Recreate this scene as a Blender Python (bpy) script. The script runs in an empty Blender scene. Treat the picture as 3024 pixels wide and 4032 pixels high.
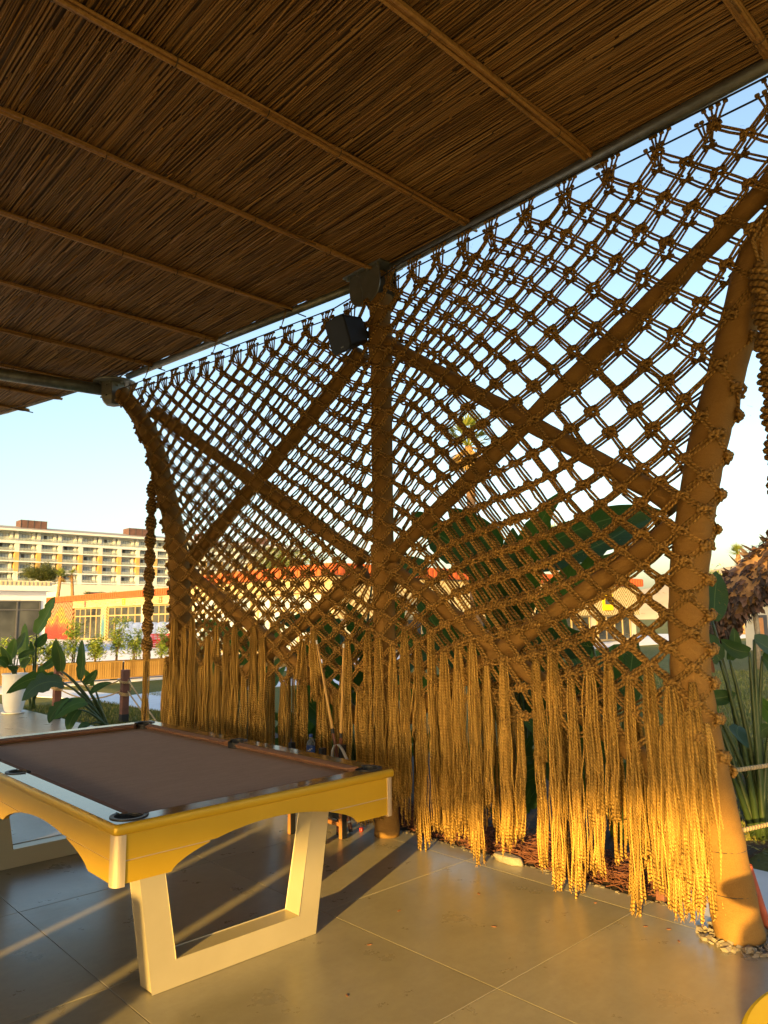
import bpy, bmesh, math, random
from mathutils import Vector, Matrix, noise
import numpy as np

random.seed(7)
SC = bpy.context.scene
COL = SC.collection
R = math.radians

# ------------------------------------------------------------------ camera
CAM_H, FPX, PITCH, ROLL = 1.59, 2900.0, R(8.2206), R(-0.7734)
UX, UY = Vector((.727, .6866, 0)), Vector((-.6866, .727, 0))     # scene X / Y axes seen from the camera's heading


def to_scene(v):
    return Vector((v.x * UX.x + v.y * UX.y, v.x * UY.x + v.y * UY.y, v.z))


_right, _fwd = Vector((1, 0, 0)), Vector((0, math.cos(PITCH), math.sin(PITCH)))
_up = Vector((0, -math.sin(PITCH), math.cos(PITCH)))
_ix = math.cos(ROLL) * _right + math.sin(ROLL) * _up
_iy = math.sin(ROLL) * _right - math.cos(ROLL) * _up
cx, cy, cz = to_scene(_ix), to_scene(-_iy), to_scene(-_fwd)
cam = bpy.data.cameras.new('camera')
cam.sensor_fit = 'HORIZONTAL'
cam.sensor_width = 36.0
cam.lens = 36.0 * FPX / 3024.0
cam.clip_start, cam.clip_end = 0.05, 3000
cam_ob = bpy.data.objects.new('camera', cam)
COL.objects.link(cam_ob)
m = Matrix((cx, cy, cz)).transposed().to_4x4()
m.translation = (0, 0, CAM_H)
cam_ob.matrix_world = m
SC.camera = cam_ob

# ------------------------------------------------------------------ world, sun, exposure
SUN_EL, SUN_AZ = R(11.0), R(24.0)                 # light travels towards azimuth 24 deg from +X
LT = Vector((math.cos(SUN_AZ) * math.cos(SUN_EL), math.sin(SUN_AZ) * math.cos(SUN_EL), -math.sin(SUN_EL)))
world = bpy.data.worlds.new('World')
SC.world = world
world.use_nodes = True
wn = world.node_tree
sky = wn.nodes.new('ShaderNodeTexSky')
sky.sky_type = 'NISHITA'
sky.sun_disc = False
sky.sun_elevation = SUN_EL
sky.sun_rotation = R(246)
sky.air_density = 1.15
sky.dust_density = 3.0
sky.ozone_density = 1.4
wn.links.new(sky.outputs[0], wn.nodes['Background'].inputs[0])
wn.nodes['Background'].inputs[1].default_value = 0.15
sun = bpy.data.lights.new('sun', 'SUN')
sun.energy = 5.0
sun.angle = R(0.6)
sun.color = (1.0, .61, .14)
sun_ob = bpy.data.objects.new('sun', sun)
COL.objects.link(sun_ob)
sun_ob.rotation_euler = LT.to_track_quat('-Z', 'Y').to_euler()
SC.view_settings.view_transform = 'Standard'
SC.view_settings.look = 'None'
SC.view_settings.gamma = 1.0
SC.view_settings.exposure = 1.45
SC.cycles.max_bounces = 8
SC.cycles.diffuse_bounces = 5


# ------------------------------------------------------------------ helpers
def origin(o):
    v = Vector((0, 0, 0))
    while o is not None:
        v += o.location
        o = o.parent
    return v


def tag(o, label=None, cat=None, group=None, kind=None):
    if label: o['label'] = label
    if cat: o['category'] = cat
    if group: o['group'] = group
    if kind: o['kind'] = kind
    return o


def thing(name, loc, label, cat, group=None):
    o = bpy.data.objects.new(name, None)
    o.empty_display_size = .1
    o.location = loc
    COL.objects.link(o)
    return tag(o, label, cat, group)


class MB:
    """collects geometry in scene coordinates, built as ONE mesh object"""

    def __init__(s):
        s.v, s.f, s.uv = [], [], []

    def add(s, verts, faces, uvs=None):
        n = len(s.v)
        s.v.extend(verts)
        for f in faces:
            s.f.append([i + n for i in f])
        if uvs is None:
            uvs = [[(0, 0)] * len(f) for f in faces]
        s.uv.extend(uvs)

    def box(s, x0, x1, y0, y1, z0, z1):
        s.add([(x0, y0, z0), (x1, y0, z0), (x1, y1, z0), (x0, y1, z0), (x0, y0, z1), (x1, y0, z1), (x1, y1, z1), (x0, y1, z1)],
              [(0, 3, 2, 1), (4, 5, 6, 7), (0, 1, 5, 4), (1, 2, 6, 5), (2, 3, 7, 6), (3, 0, 4, 7)])
        return s

    def obox(s, c, ax, ay, az):
        c, ax, ay, az = Vector(c), Vector(ax), Vector(ay), Vector(az)
        p = [c + i * ax + j * ay + k * az for k in (-1, 1) for (i, j) in ((-1, -1), (1, -1), (1, 1), (-1, 1))]
        s.add([tuple(q) for q in p], [(0, 3, 2, 1), (4, 5, 6, 7), (0, 1, 5, 4), (1, 2, 6, 5), (2, 3, 7, 6), (3, 0, 4, 7)])
        return s

    def bar(s, a, b, w, h=None, up=(0, 0, 1)):
        a, b = Vector(a), Vector(b)
        d = (b - a)
        u = Vector(up)
        if abs(d.normalized().dot(u)) > .98: u = Vector((1, 0, 0))
        sx = d.cross(u).normalized()
        sy = sx.cross(d).normalized()
        return s.obox((a + b) / 2, d / 2, sx * w / 2, sy * (h or w) / 2)

    def tube(s, pts, r, sides=6, cap=True, closed=False):
        pts = [Vector(p) for p in pts]
        n = len(pts)
        rs = r if isinstance(r, (list, tuple)) else [r] * n
        prev, L, rings, lens = None, 0.0, [], []
        for i in range(n):
            a = pts[i - 1] if (i > 0 or closed) else pts[i]
            b = pts[(i + 1) % n] if (i < n - 1 or closed) else pts[i]
            t = (b - a)
            if t.length < 1e-9: t = Vector((0, 0, 1))
            t.normalize()
            if prev is None:
                u = Vector((0, 0, 1)) if abs(t.z) < .9 else Vector((1, 0, 0))
                e1 = (u - t * u.dot(t)).normalized()
            else:
                e1 = prev - t * prev.dot(t)
                e1 = e1.normalized() if e1.length > 1e-6 else t.orthogonal().normalized()
            prev = e1
            e2 = t.cross(e1)
            if i: L += (pts[i] - pts[i - 1]).length
            lens.append(L)
            rings.append([tuple(pts[i] + (e1 * math.cos(2 * math.pi * k / sides) + e2 * math.sin(2 * math.pi * k / sides)) * rs[i]) for k in range(sides)])
        V = [v for rg in rings for v in rg]
        F, UV = [], []
        for i in range(n if closed else n - 1):
            j = (i + 1) % n
            for k in range(sides):
                k2 = (k + 1) % sides
                F.append((i * sides + k, i * sides + k2, j * sides + k2, j * sides + k))
                l2 = lens[j] if j else L
                UV.append([(lens[i], k / sides), (lens[i], (k + 1) / sides), (l2, (k + 1) / sides), (l2, k / sides)])
        if cap and not closed:
            F.append(tuple(range(sides - 1, -1, -1)))
            UV.append([(0, 0)] * sides)
            F.append(tuple((n - 1) * sides + k for k in range(sides)))
            UV.append([(L, 0)] * sides)
        s.add(V, F, UV)
        return s

    def lathe(s, c, prof, sides=24, ax=(0, 0, 1)):
        c, az = Vector(c), Vector(ax).normalized()
        e1 = az.orthogonal().normalized() if abs(az.z) < .99 else Vector((1, 0, 0))
        e2 = az.cross(e1)
        V = [tuple(c + az * z + (e1 * math.cos(2 * math.pi * k / sides) + e2 * math.sin(2 * math.pi * k / sides)) * r) for r, z in prof for k in range(sides)]
        F = []
        for i in range(len(prof) - 1):
            for k in range(sides):
                k2 = (k + 1) % sides
                F.append((i * sides + k, i * sides + k2, (i + 1) * sides + k2, (i + 1) * sides + k))
        s.add(V, F)
        return s

    def prism(s, poly, n, depth):
        """poly: 3-D points of a planar outline, extruded along n*depth"""
        d = Vector(n) * depth
        k = len(poly)
        V = [tuple(Vector(p)) for p in poly] + [tuple(Vector(p) + d) for p in poly]
        F = [tuple(range(k - 1, -1, -1)), tuple(range(k, 2 * k))]
        for i in range(k):
            j = (i + 1) % k
            F.append((i, j, k + j, k + i))
        s.add(V, F)
        return s

    def build(s, name, mat, parent=None, smooth=False, bevel=0.0, label=None, cat=None, group=None, kind=None, seg=2):
        o0 = origin(parent) if parent else Vector((0, 0, 0))
        me = bpy.data.meshes.new(name)
        me.from_pydata([(v[0] - o0.x, v[1] - o0.y, v[2] - o0.z) for v in s.v], [], s.f)
        if any(any(c != (0, 0) for c in u) for u in s.uv[:40]):
            uvl = me.uv_layers.new(name='UVMap')
            flat = np.array([c for u in s.uv for c in u], dtype=np.float32).ravel()
            uvl.data.foreach_set('uv', flat)
        me.update()
        if smooth:
            me.polygons.foreach_set('use_smooth', [True] * len(me.polygons))
        me.materials.append(MATS[mat] if isinstance(mat, str) else mat)
        o = bpy.data.objects.new(name, me)
        COL.objects.link(o)
        if parent: o.parent = parent
        if bevel:
            b = o.modifiers.new('bevel', 'BEVEL')
            b.width = bevel
            b.segments = seg
            b.limit_method = 'ANGLE'
            b.angle_limit = R(40)
        tag(o, label, cat, group, kind)
        return o


def dup(src, parent=None, loc=None, rot=None, scale=None, name=None):
    c = src.copy()
    COL.objects.link(c)
    c.parent = parent
    if loc is not None: c.location = loc
    if rot is not None: c.rotation_euler = rot
    if scale is not None: c.scale = scale
    return c


def jit(a):
    return random.uniform(-a, a)


def lerp(a, b, t):
    return a + (b - a) * t


def interp(tab, x):
    if x <= tab[0][0]: return tab[0][1]
    for (x0, y0), (x1, y1) in zip(tab, tab[1:]):
        if x <= x1: return y0 + (y1 - y0) * (x - x0) / (x1 - x0)
    return tab[-1][1]


# ------------------------------------------------------------------ materials
MATS = {}


class NT:
    def __init__(s, name, rough=.6, metal=0.0, spec=.5):
        m = bpy.data.materials.new(name)
        m.use_nodes = True
        s.m, s.t = m, m.node_tree
        s.b = s.t.nodes['Principled BSDF']
        s.b.inputs['Roughness'].default_value = rough
        s.b.inputs['Metallic'].default_value = metal
        s.b.inputs['Specular IOR Level'].default_value = spec
        MATS[name] = m

    def n(s, kind, **kw):
        nd = s.t.nodes.new('ShaderNode' + kind)
        for k, v in kw.items():
            if k.startswith('i_'):
                nd.inputs[k[2:].replace('_', ' ')].default_value = v
            else:
                setattr(nd, k, v)
        return nd

    def l(s, a, b):
        s.t.links.new(a, b)

    def coord(s, kind='Object', scale=(1, 1, 1)):
        c = s.n('TexCoord')
        mp = s.n('Mapping')
        mp.inputs['Scale'].default_value = scale
        s.l(c.outputs[kind], mp.inputs[0])
        return mp.outputs[0]

    def noise(s, vec, scale, detail=4, rough=.55):
        nd = s.n('TexNoise')
        nd.inputs['Scale'].default_value = scale
        nd.inputs['Detail'].default_value = detail
        nd.inputs['Roughness'].default_value = rough
        s.l(vec, nd.inputs['Vector'])
        return nd.outputs['Fac']

    def ramp(s, fac, stops):
        r = s.n('ValToRGB')
        el = r.color_ramp.elements
        while len(el) < len(stops): el.new(.5)
        for e, (p, c) in zip(el, stops):
            e.position = p
            e.color = (*c, 1) if len(c) == 3 else c
        s.l(fac, r.inputs[0])
        return r.outputs[0]

    def mix(s, fac, a, b, mode='MIX'):
        nd = s.n('MixRGB', blend_type=mode)
        for v, i in ((fac, 0), (a, 1), (b, 2)):
            if isinstance(v, (int, float)): nd.inputs[i].default_value = v
            elif isinstance(v, tuple): nd.inputs[i].default_value = (*v, 1)
            else: s.l(v, nd.inputs[i])
        return nd.outputs[0]

    def math(s, op, a, b=0.0):
        nd = s.n('Math', operation=op)
        for v, i in ((a, 0), (b, 1)):
            if isinstance(v, (int, float)): nd.inputs[i].default_value = v
            else: s.l(v, nd.inputs[i])
        return nd.outputs[0]

    def base(s, c):
        if isinstance(c, tuple): s.b.inputs['Base Color'].default_value = (*c, 1)
        else: s.l(c, s.b.inputs['Base Color'])

    def rough(s, c):
        s.l(c, s.b.inputs['Roughness'])

    def bump(s, h, strength=.3, dist=.01):
        b = s.n('Bump')
        b.inputs['Strength'].default_value = strength
        b.inputs['Distance'].default_value = dist
        s.l(h, b.inputs['Height'])
        s.l(b.outputs[0], s.b.inputs['Normal'])


def simple(name, col, rough=.6, metal=0.0, var=.12, scale=6.0, bump=0.0, spec=.5):
    t = NT(name, rough, metal, spec)
    v = t.coord()
    f = t.noise(v, scale, 5)
    a = tuple(min(1, c * (1 - var)) for c in col)
    b = tuple(min(1, c * (1 + var)) for c in col)
    t.base(t.ramp(f, [(.3, a), (.7, b)]))
    if bump: t.bump(t.noise(v, scale * 6, 4), bump, .01)
    return t


def rope_mat(name, col, pitch=.024, dark=.36, island=.22):
    t = NT(name, .85, 0, .2)
    uv = t.n('UVMap')
    sep = t.n('SeparateXYZ')
    t.l(uv.outputs[0], sep.inputs[0])
    ph = t.math('ADD', t.math('DIVIDE', sep.outputs[0], pitch), t.math('MULTIPLY', sep.outputs[1], 1.0))
    g = t.n('NewGeometry')
    ph = t.math('ADD', ph, t.math('MULTIPLY', g.outputs['Random Per Island'], 37.0))
    w = t.math('ADD', t.math('MULTIPLY', t.math('SINE', t.math('MULTIPLY', ph, 6.2832)), .5), .5)
    isl = t.math('ADD', t.math('MULTIPLY', g.outputs['Random Per Island'], 2 * island), 1 - island)
    fib = t.noise(t.coord('Object'), 160, 3)
    c0 = t.ramp(w, [(0.0, tuple(c * dark for c in col)), (.55, col), (1, tuple(min(1, c * 1.12) for c in col))])
    c1 = t.mix(.35, c0, t.ramp(fib, [(.3, tuple(c * .7 for c in col)), (.7, tuple(min(1, c * 1.2) for c in col))]))
    hs = t.n('HueSaturation')
    pn = t.noise(g.outputs['Position'], 2.3, 4)
    fade = t.math('ADD', t.math('MULTIPLY', pn, .9), .55)
    t.l(t.math('MULTIPLY', isl, fade), hs.inputs['Value'])
    t.l(c1, hs.inputs['Color'])
    t.base(hs.outputs[0])
    t.bump(t.math('ADD', w, t.math('MULTIPLY', fib, .6)), .8, .006)
    return t


JUTE = (.36, .205, .055)
rope_mat('rope', JUTE)
rope_mat('rope_pale', (.50, .36, .19), .03, .6)
rope_mat('strand', (.46, .275, .068), .02, .78, .42)


def burlap():
    t = NT('burlap', .9, 0, .2)
    v = t.coord('Object')
    big = t.noise(v, 2.2, 4)
    w1 = t.n('TexWave', wave_type='BANDS', bands_direction='Z')
    w1.inputs['Scale'].default_value = 95
    w1.inputs['Distortion'].default_value = 3.0
    w1.inputs['Detail Scale'].default_value = 2.0
    t.l(v, w1.inputs['Vector'])
    fine = t.noise(v, 220, 2)
    c = t.ramp(big, [(.3, (.24, .125, .032)), (.7, (.37, .205, .055))])
    c = t.mix(.22, c, t.ramp(fine, [(.35, (.24, .12, .03)), (.65, (.45, .27, .09))]))
    t.base(c)
    wr = t.noise(t.coord('Object', (3, 3, 14)), 1.6, 4)
    h = t.math('ADD', t.math('MULTIPLY', wr, 1.0), t.math('MULTIPLY', w1.outputs['Fac'], .06))
    t.bump(h, .6, .03)


burlap()


def reed(name, c0, c1, c2):
    t = NT(name, .6, 0, .3)
    g = t.n('NewGeometry')
    v = t.coord('Object', (60, 1.5, 60))
    st = t.noise(v, 1.0, 4)
    col = t.ramp(g.outputs['Random Per Island'], [(0, tuple(x * .5 for x in c0)), (.25, c0), (.55, c1), (.9, c1), (1, c2)])
    col = t.mix(.45, col, t.ramp(st, [(.3, c0), (.7, c2)]))
    t.base(col)
    t.bump(st, .3, .004)


reed('reed', (.13, .060, .014), (.40, .205, .05), (.62, .38, .13))
reed('rib_cane', (.30, .14, .03), (.48, .25, .06), (.60, .35, .12))
simple('galvanised', (.30, .31, .29), .45, .7, .25, 14, .05)
simple('steel_plate', (.24, .24, .21), .42, .6, .15, 8, .03)
simple('cable', (.03, .028, .025), .5)
simple('black_plastic', (.012, .013, .016), .5, 0, .1, 30, .02)
simple('black_rubber', (.015, .015, .015), .65, 0, .2, 30, .05)
simple('speaker_grille', (.02, .026, .036), .55, 0, .1, 300, .15)


def floor_mat():
    t = NT('floor_tile', .42, 0, .68)
    v = t.coord('Object')
    oi = t.n('ObjectInfo')
    n1 = t.noise(v, 2.6, 7, .65)
    n2 = t.noise(v, 22, 5, .7)
    n3 = t.noise(t.coord('Object', (1, 3.5, 1)), 4.5, 6, .7)
    c = t.ramp(n1, [(.25, (.24, .215, .145)), (.5, (.295, .265, .18)), (.75, (.35, .312, .215))])
    c = t.mix(.35, c, t.ramp(n2, [(.3, (.21, .19, .165)), (.7, (.36, .335, .29))]))
    c = t.mix(.16, c, t.ramp(n3, [(.3, (.18, .16, .11)), (.7, (.38, .34, .24))]))
    stain = t.ramp(t.noise(v, 1.1, 6, .7), [(.42, (0, 0, 0)), (.62, (1, 1, 1))])
    c = t.mix(t.math('MULTIPLY', stain, .30), c, (.17, .15, .105))
    scuff = t.ramp(t.noise(t.coord('Object', (9, 1.2, 1)), 5, 5, .8), [(.66, (0, 0, 0)), (.72, (1, 1, 1))])
    c = t.mix(t.math('MULTIPLY', scuff, .22), c, (.42, .38, .30))
    spot = t.ramp(t.noise(v, 38, 2), [(.70, (0, 0, 0)), (.76, (1, 1, 1))])
    c = t.mix(t.math('MULTIPLY', spot, .35), c, (.12, .105, .09))
    hs = t.n('HueSaturation')
    t.l(t.math('ADD', t.math('MULTIPLY', oi.outputs['Random'], .24), .90), hs.inputs['Value'])
    t.l(c, hs.inputs['Color'])
    t.base(hs.outputs[0])
    t.rough(t.ramp(n1, [(.3, (.25,) * 3), (.7, (.36,) * 3)]))
    t.bump(n2, .06, .004)


floor_mat()
simple('joint_grout', (.19, .165, .12), .9, 0, .2, 20)
simple('deck_white', (.62, .64, .65), .55, 0, .06, 3, .03)
simple('paving_pale', (.70, .71, .74), .7, 0, .08, 4, .05)
simple('soil', (.035, .022, .014), .95, 0, .5, 14, .8)
simple('twig', (.13, .045, .025), .8, 0, .4, 20)
simple('stone', (.27, .23, .18), .85, 0, .25, 9, .5)
simple('gravel', (.15, .125, .10), .9, 0, .4, 16, .6)
simple('terracotta', (.42, .085, .035), .6, 0, .12, 12)


def lawn_mat():
    t = NT('lawn', .9, 0, .2)
    v = t.coord('Object')
    n1 = t.noise(v, .35, 5)
    n2 = t.noise(v, 24, 5, .7)
    n3 = t.noise(v, 3.2, 4)
    c = t.ramp(n1, [(.3, (.10, .13, .022)), (.7, (.22, .20, .06))])
    c = t.mix(.55, c, t.ramp(n3, [(.3, (.055, .085, .015)), (.65, (.21, .165, .06))]))
    c = t.mix(.4, c, t.ramp(n2, [(.3, (.03, .045, .008)), (.7, (.20, .20, .05))]))
    t.base(c)
    t.bump(n2, .9, .05)


lawn_mat()
g = NT('grass_blade', .8, 0, .2)
gi = g.n('NewGeometry')
g.base(g.ramp(gi.outputs['Random Per Island'], [(0, (.07, .11, .015)), (.5, (.17, .18, .04)), (1, (.34, .28, .10))]))

# table
t = NT('gold_paint', .34, .25, .5)
v = t.coord('Object')
t.base(t.ramp(t.noise(v, 3, 4), [(.3, (.54, .33, .012)), (.7, (.60, .37, .018))]))
t.bump(t.noise(v, 900, 2), .05, .001)
t = NT('leg_paint', .36, .35, .5)
v = t.coord('Object')
t.base(t.ramp(t.noise(v, 3, 4), [(.3, (.46, .40, .27)), (.7, (.52, .455, .31))]))
t.bump(t.noise(v, 700, 2), .06, .001)
t = NT('trim_satin', .5, .45, .5)
t.base((.62, .50, .34))
t = NT('rail_lacquer', .13, .35, .6)
v = t.coord('Object')
t.base(t.ramp(t.noise(v, 9, 5), [(.3, (.13, .085, .03)), (.7, (.17, .115, .042))]))
t.bump(t.noise(v, 14, 3), .03, .01)


def felt(name, col):
    t = NT(name, .95, 0, .15)
    v = t.coord('Object')
    a = t.noise(t.coord('Object', (1, 5, 1)), 7, 6, .7)
    b = t.noise(v, 260, 3)
    c = t.ramp(a, [(.25, tuple(x * .82 for x in col)), (.75, tuple(x * 1.15 for x in col))])
    c = t.mix(.3, c, t.ramp(b, [(.3, tuple(x * .6 for x in col)), (.7, tuple(x * 1.4 for x in col))]))
    ck = t.ramp(t.noise(v, 9, 3, .8), [(.68, (0, 0, 0)), (.80, (1, 1, 1))])
    c = t.mix(t.math('MULTIPLY', ck, .22), c, (.55, .48, .42))
    t.base(c)
    t.b.inputs['Sheen Weight'].default_value = .05
    t.bump(b, .15, .002)


felt('cloth_brown', (.40, .27, .205))
felt('cushion_brown', (.27, .13, .07))
simple('pocket_leather', (.016, .016, .017), .45, 0, .2, 30, .1)

# plants
def leaf_mat(name, lo, hi, rough=.52):
    t = NT(name, rough, 0, .3)
    v = t.coord('Object')
    g = t.n('NewGeometry')
    uv = t.n('UVMap')
    sp = t.n('SeparateXYZ')
    t.l(uv.outputs[0], sp.inputs[0])
    vein = t.math('ADD', t.math('MULTIPLY', t.math('SINE', t.math('ADD', t.math('MULTIPLY', sp.outputs[0], 150.0), t.math('MULTIPLY', t.math('ABSOLUTE', sp.outputs[1]), -18.0))), .5), .5)
    c = t.ramp(t.noise(v, 3.0, 4), [(.3, lo), (.7, hi)])
    c = t.mix(t.math('MULTIPLY', vein, .28), c, tuple(x * .55 for x in lo))
    mid = t.math('LESS_THAN', t.math('ABSOLUTE', sp.outputs[1]), .035)
    c = t.mix(t.math('MULTIPLY', mid, .5), c, (.20, .26, .08))
    t.base(c)
    t.bump(vein, .25, .006)
    tr = t.n('BsdfTranslucent')
    t.l(t.mix(.5, c, (.16, .30, .02)), tr.inputs['Color'])
    ms = t.n('MixShader')
    ms.inputs[0].default_value = .25
    out = t.t.nodes['Material Output']
    t.l(t.b.outputs[0], ms.inputs[1])
    t.l(tr.outputs[0], ms.inputs[2])
    t.l(ms.outputs[0], out.inputs['Surface'])


leaf_mat('leaf_dark', (.022, .055, .016), (.045, .095, .028))
leaf_mat('leaf_mid', (.045, .11, .018), (.085, .17, .03))
leaf_mat('leaf_blue', (.045, .085, .045), (.085, .13, .08))
simple('leaf_dry', (.20, .075, .03), .7, 0, .4, 10, .2)
simple('stalk', (.045, .075, .022), .45, 0, .3, 6)
simple('stalk_brown', (.12, .075, .03), .7, 0, .3, 10)


def foliage(name, a, b, c):
    t = NT(name, .55, 0, .4)
    g = t.n('NewGeometry')
    col = t.ramp(g.outputs['Random Per Island'], [(0, a), (.5, b), (1, c)])
    t.base(col)
    tr = t.n('BsdfTranslucent')
    t.l(col, tr.inputs['Color'])
    ms = t.n('MixShader')
    ms.inputs[0].default_value = .3
    t.l(t.b.outputs[0], ms.inputs[1])
    t.l(tr.outputs[0], ms.inputs[2])
    t.l(ms.outputs[0], t.t.nodes['Material Output'].inputs['Surface'])


foliage('shrub_leaf', (.10, .17, .02), (.25, .34, .045), (.48, .52, .11))
foliage('pine_leaf', (.04, .06, .016), (.09, .115, .028), (.20, .20, .05))
foliage('palm_leaf', (.10, .15, .02), (.20, .24, .04), (.34, .34, .07))
foliage('palm_dry', (.30, .17, .04), (.42, .26, .07), (.50, .36, .12))
foliage('husk', (.025, .016, .012), (.06, .034, .022), (.17, .09, .06))
simple('palm_trunk', (.24, .13, .055), .9, 0, .4, 5, .8)
simple('trunk', (.12, .075, .04), .9, 0, .4, 6, .6)
simple('wood_grey', (.30, .25, .18), .85, 0, .25, 8, .4)
simple('hill_sand', (.42, .35, .24), .95, 0, .18, .05, .2)

# buildings
simple('white_wall', (.50, .50, .50), .85, 0, .04, .6, .05)
simple('cool_wall', (.62, .64, .68), .85, 0, .04, .6, .05)
simple('cream_wall', (.48, .44, .34), .85, 0, .07, .5, .08)
simple('hotel_wall', (.46, .48, .50), .85, 0, .05, .15)
simple('hotel_slab', (.52, .55, .60), .8, 0, .04, .2)
simple('hotel_back', (.74, .77, .80), .85, 0, .06, .2)
simple('ochre_pier', (.42, .27, .10), .8, 0, .18, .8)
simple('roof_grey', (.26, .25, .24), .8, 0, .1, .4)
simple('rust_box', (.12, .065, .055), .6, .2, .25, .8)
simple('dark_frame', (.06, .06, .065), .5)
simple('orange_roof', (.44, .10, .022), .7, 0, .1, 2)
simple('orange_dark', (.40, .075, .015), .7, 0, .1, 2)
simple('frame_tan', (.34, .25, .12), .6)
simple('stone_tan', (.38, .33, .22), .85, 0, .2, 3, .3)
simple('white_cover', (.74, .76, .80), .7, 0, .06, 4, .2)
simple('red_plastic', (.62, .03, .02), .4)
simple('yellow_paint', (.86, .58, .004), .5, 0, .03, 4, 0, .15)
simple('blue_tile', (.06, .16, .22), .5, 0, .3, 3)
t = NT('glass_dark', .10, 0, .35)
v = t.coord('Object')
t.base(t.ramp(t.noise(v, .7, 3), [(.3, (.02, .024, .028)), (.7, (.08, .085, .085))]))
t = NT('glass_hotel', .12, 0, .7)
v = t.coord('Object')
t.base(t.ramp(t.noise(v, .5, 3), [(.3, (.24, .28, .32)), (.7, (.52, .57, .62))]))
simple('curtain', (.40, .40, .40), .9, 0, .1, 1)
t = NT('balcony_glass', .05, 0, .8)
t.base((.32, .36, .36))
t.b.inputs['Alpha'].default_value = .45


def mural():
    """painted zigzag relief on the cafe wall"""
    t = NT('mural', .8, 0, .3)
    v = t.coord('Object')
    sp = t.n('SeparateXYZ')
    t.l(v, sp.inputs[0])
    yy, zz = sp.outputs[1], sp.outputs[2]
    tri = t.math('PINGPONG', t.math('ADD', yy, sp.outputs[0]), 1.15)
    st = t.math('SINE', t.math('MULTIPLY', t.math('ADD', zz, tri), 15.0))
    stripe = t.math('GREATER_THAN', st, -.05)
    n = t.noise(v, .55, 2)
    hgt = t.math('ADD', t.math('MULTIPLY', zz, .22), t.math('MULTIPLY', t.math('SUBTRACT', n, .5), .9))
    col = t.ramp(hgt, [(.10, (.30, .02, .015)), (.28, (.34, .05, .03)), (.38, (.36, .15, .05)), (.46, (.42, .30, .03)), (.54, (.12, .22, .05)), (.62, (.38, .20, .11))])
    t.base(t.mix(stripe, (.10, .03, .02), col))
    t.bump(stripe, .5, .03)


mural()


def zigzag_tan():
    t = NT('zigzag_tan', .85, 0, .3)
    v = t.coord('Object')
    sp = t.n('SeparateXYZ')
    t.l(v, sp.inputs[0])
    tri = t.math('PINGPONG', t.math('ADD', sp.outputs[0], sp.outputs[1]), .9)
    st = t.math('SINE', t.math('MULTIPLY', t.math('ADD', sp.outputs[2], tri), 24.0))
    stripe = t.math('GREATER_THAN', st, -.2)
    t.base(t.mix(stripe, (.22, .14, .05), (.50, .42, .24)))
    t.bump(stripe, .5, .03)


zigzag_tan()


def frieze():
    t = NT('frieze', .85, 0, .3)
    v = t.coord('Object', (1.3, 1.3, 4.2))
    br = t.n('TexVoronoi', distance='CHEBYCHEV', feature='F1')
    br.inputs['Scale'].default_value = 1.6
    br.inputs['Randomness'].default_value = .8
    t.l(v, br.inputs['Vector'])
    b2 = t.n('TexBrick')
    b2.inputs['Scale'].default_value = 2.2
    b2.inputs['Mortar Size'].default_value = .05
    t.l(v, b2.inputs['Vector'])
    line = t.math('GREATER_THAN', t.math('SINE', t.math('MULTIPLY', br.outputs['Distance'], 42.0)), .25)
    c = t.mix(t.math('MULTIPLY', line, .75), (.46, .38, .22), (.26, .15, .05))
    t.base(c)
    t.bump(line, .4, .02)


frieze()


def slat_mat():
    t = NT('planter_wood', .6, 0, .3)
    g = t.n('NewGeometry')
    oi = t.n('ObjectInfo')
    v = t.coord('Object', (8, 8, 1))
    c = t.ramp(oi.outputs['Random'], [(0, (.20, .11, .022)), (.5, (.30, .17, .038)), (1, (.40, .24, .06))])
    c = t.mix(.3, c, t.ramp(t.noise(v, 6, 4), [(.3, (.14, .07, .015)), (.7, (.36, .22, .07))]))
    t.base(c)


slat_mat()
simple('post_wood', (.17, .065, .04), .65, 0, .25, 7, .2)
simple('cue_maple', (.62, .36, .10), .35, 0, .08, 12)
simple('cue_butt', (.20, .06, .025), .3, 0, .2, 12)
simple('white_plastic', (.78, .78, .76), .45, 0, .03, 5)
simple('wood_orange', (.46, .20, .06), .5, 0, .15, 10, .1)
t = NT('bottle_clear', .05, 0, .5)
t.base((.85, .92, .95))
t.b.inputs['Transmission Weight'].default_value = .9
t.b.inputs['IOR'].default_value = 1.2
simple('label_blue', (.03, .10, .42), .4, 0, .2, 30)
simple('cap_blue', (.02, .06, .30), .4)
simple('red_label', (.60, .03, .03), .5, 0, .1, 50)

# ------------------------------------------------------------------ SETTING: ground, floor, paths
SX = dict(kind='structure')
mb = MB()
mb.add([(-900, -900, -.03), (900, -900, -.03), (900, 900, -.03), (-900, 900, -.03)], [(0, 1, 2, 3)])
ground = mb.build('lawn_ground', 'lawn', **SX)


def sheet(name, poly, z, mat):
    mb = MB()
    mb.prism([(x, y, z - .02) for x, y in poly], (0, 0, 1), .02)
    return mb.build(name, mat, **SX)


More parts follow.
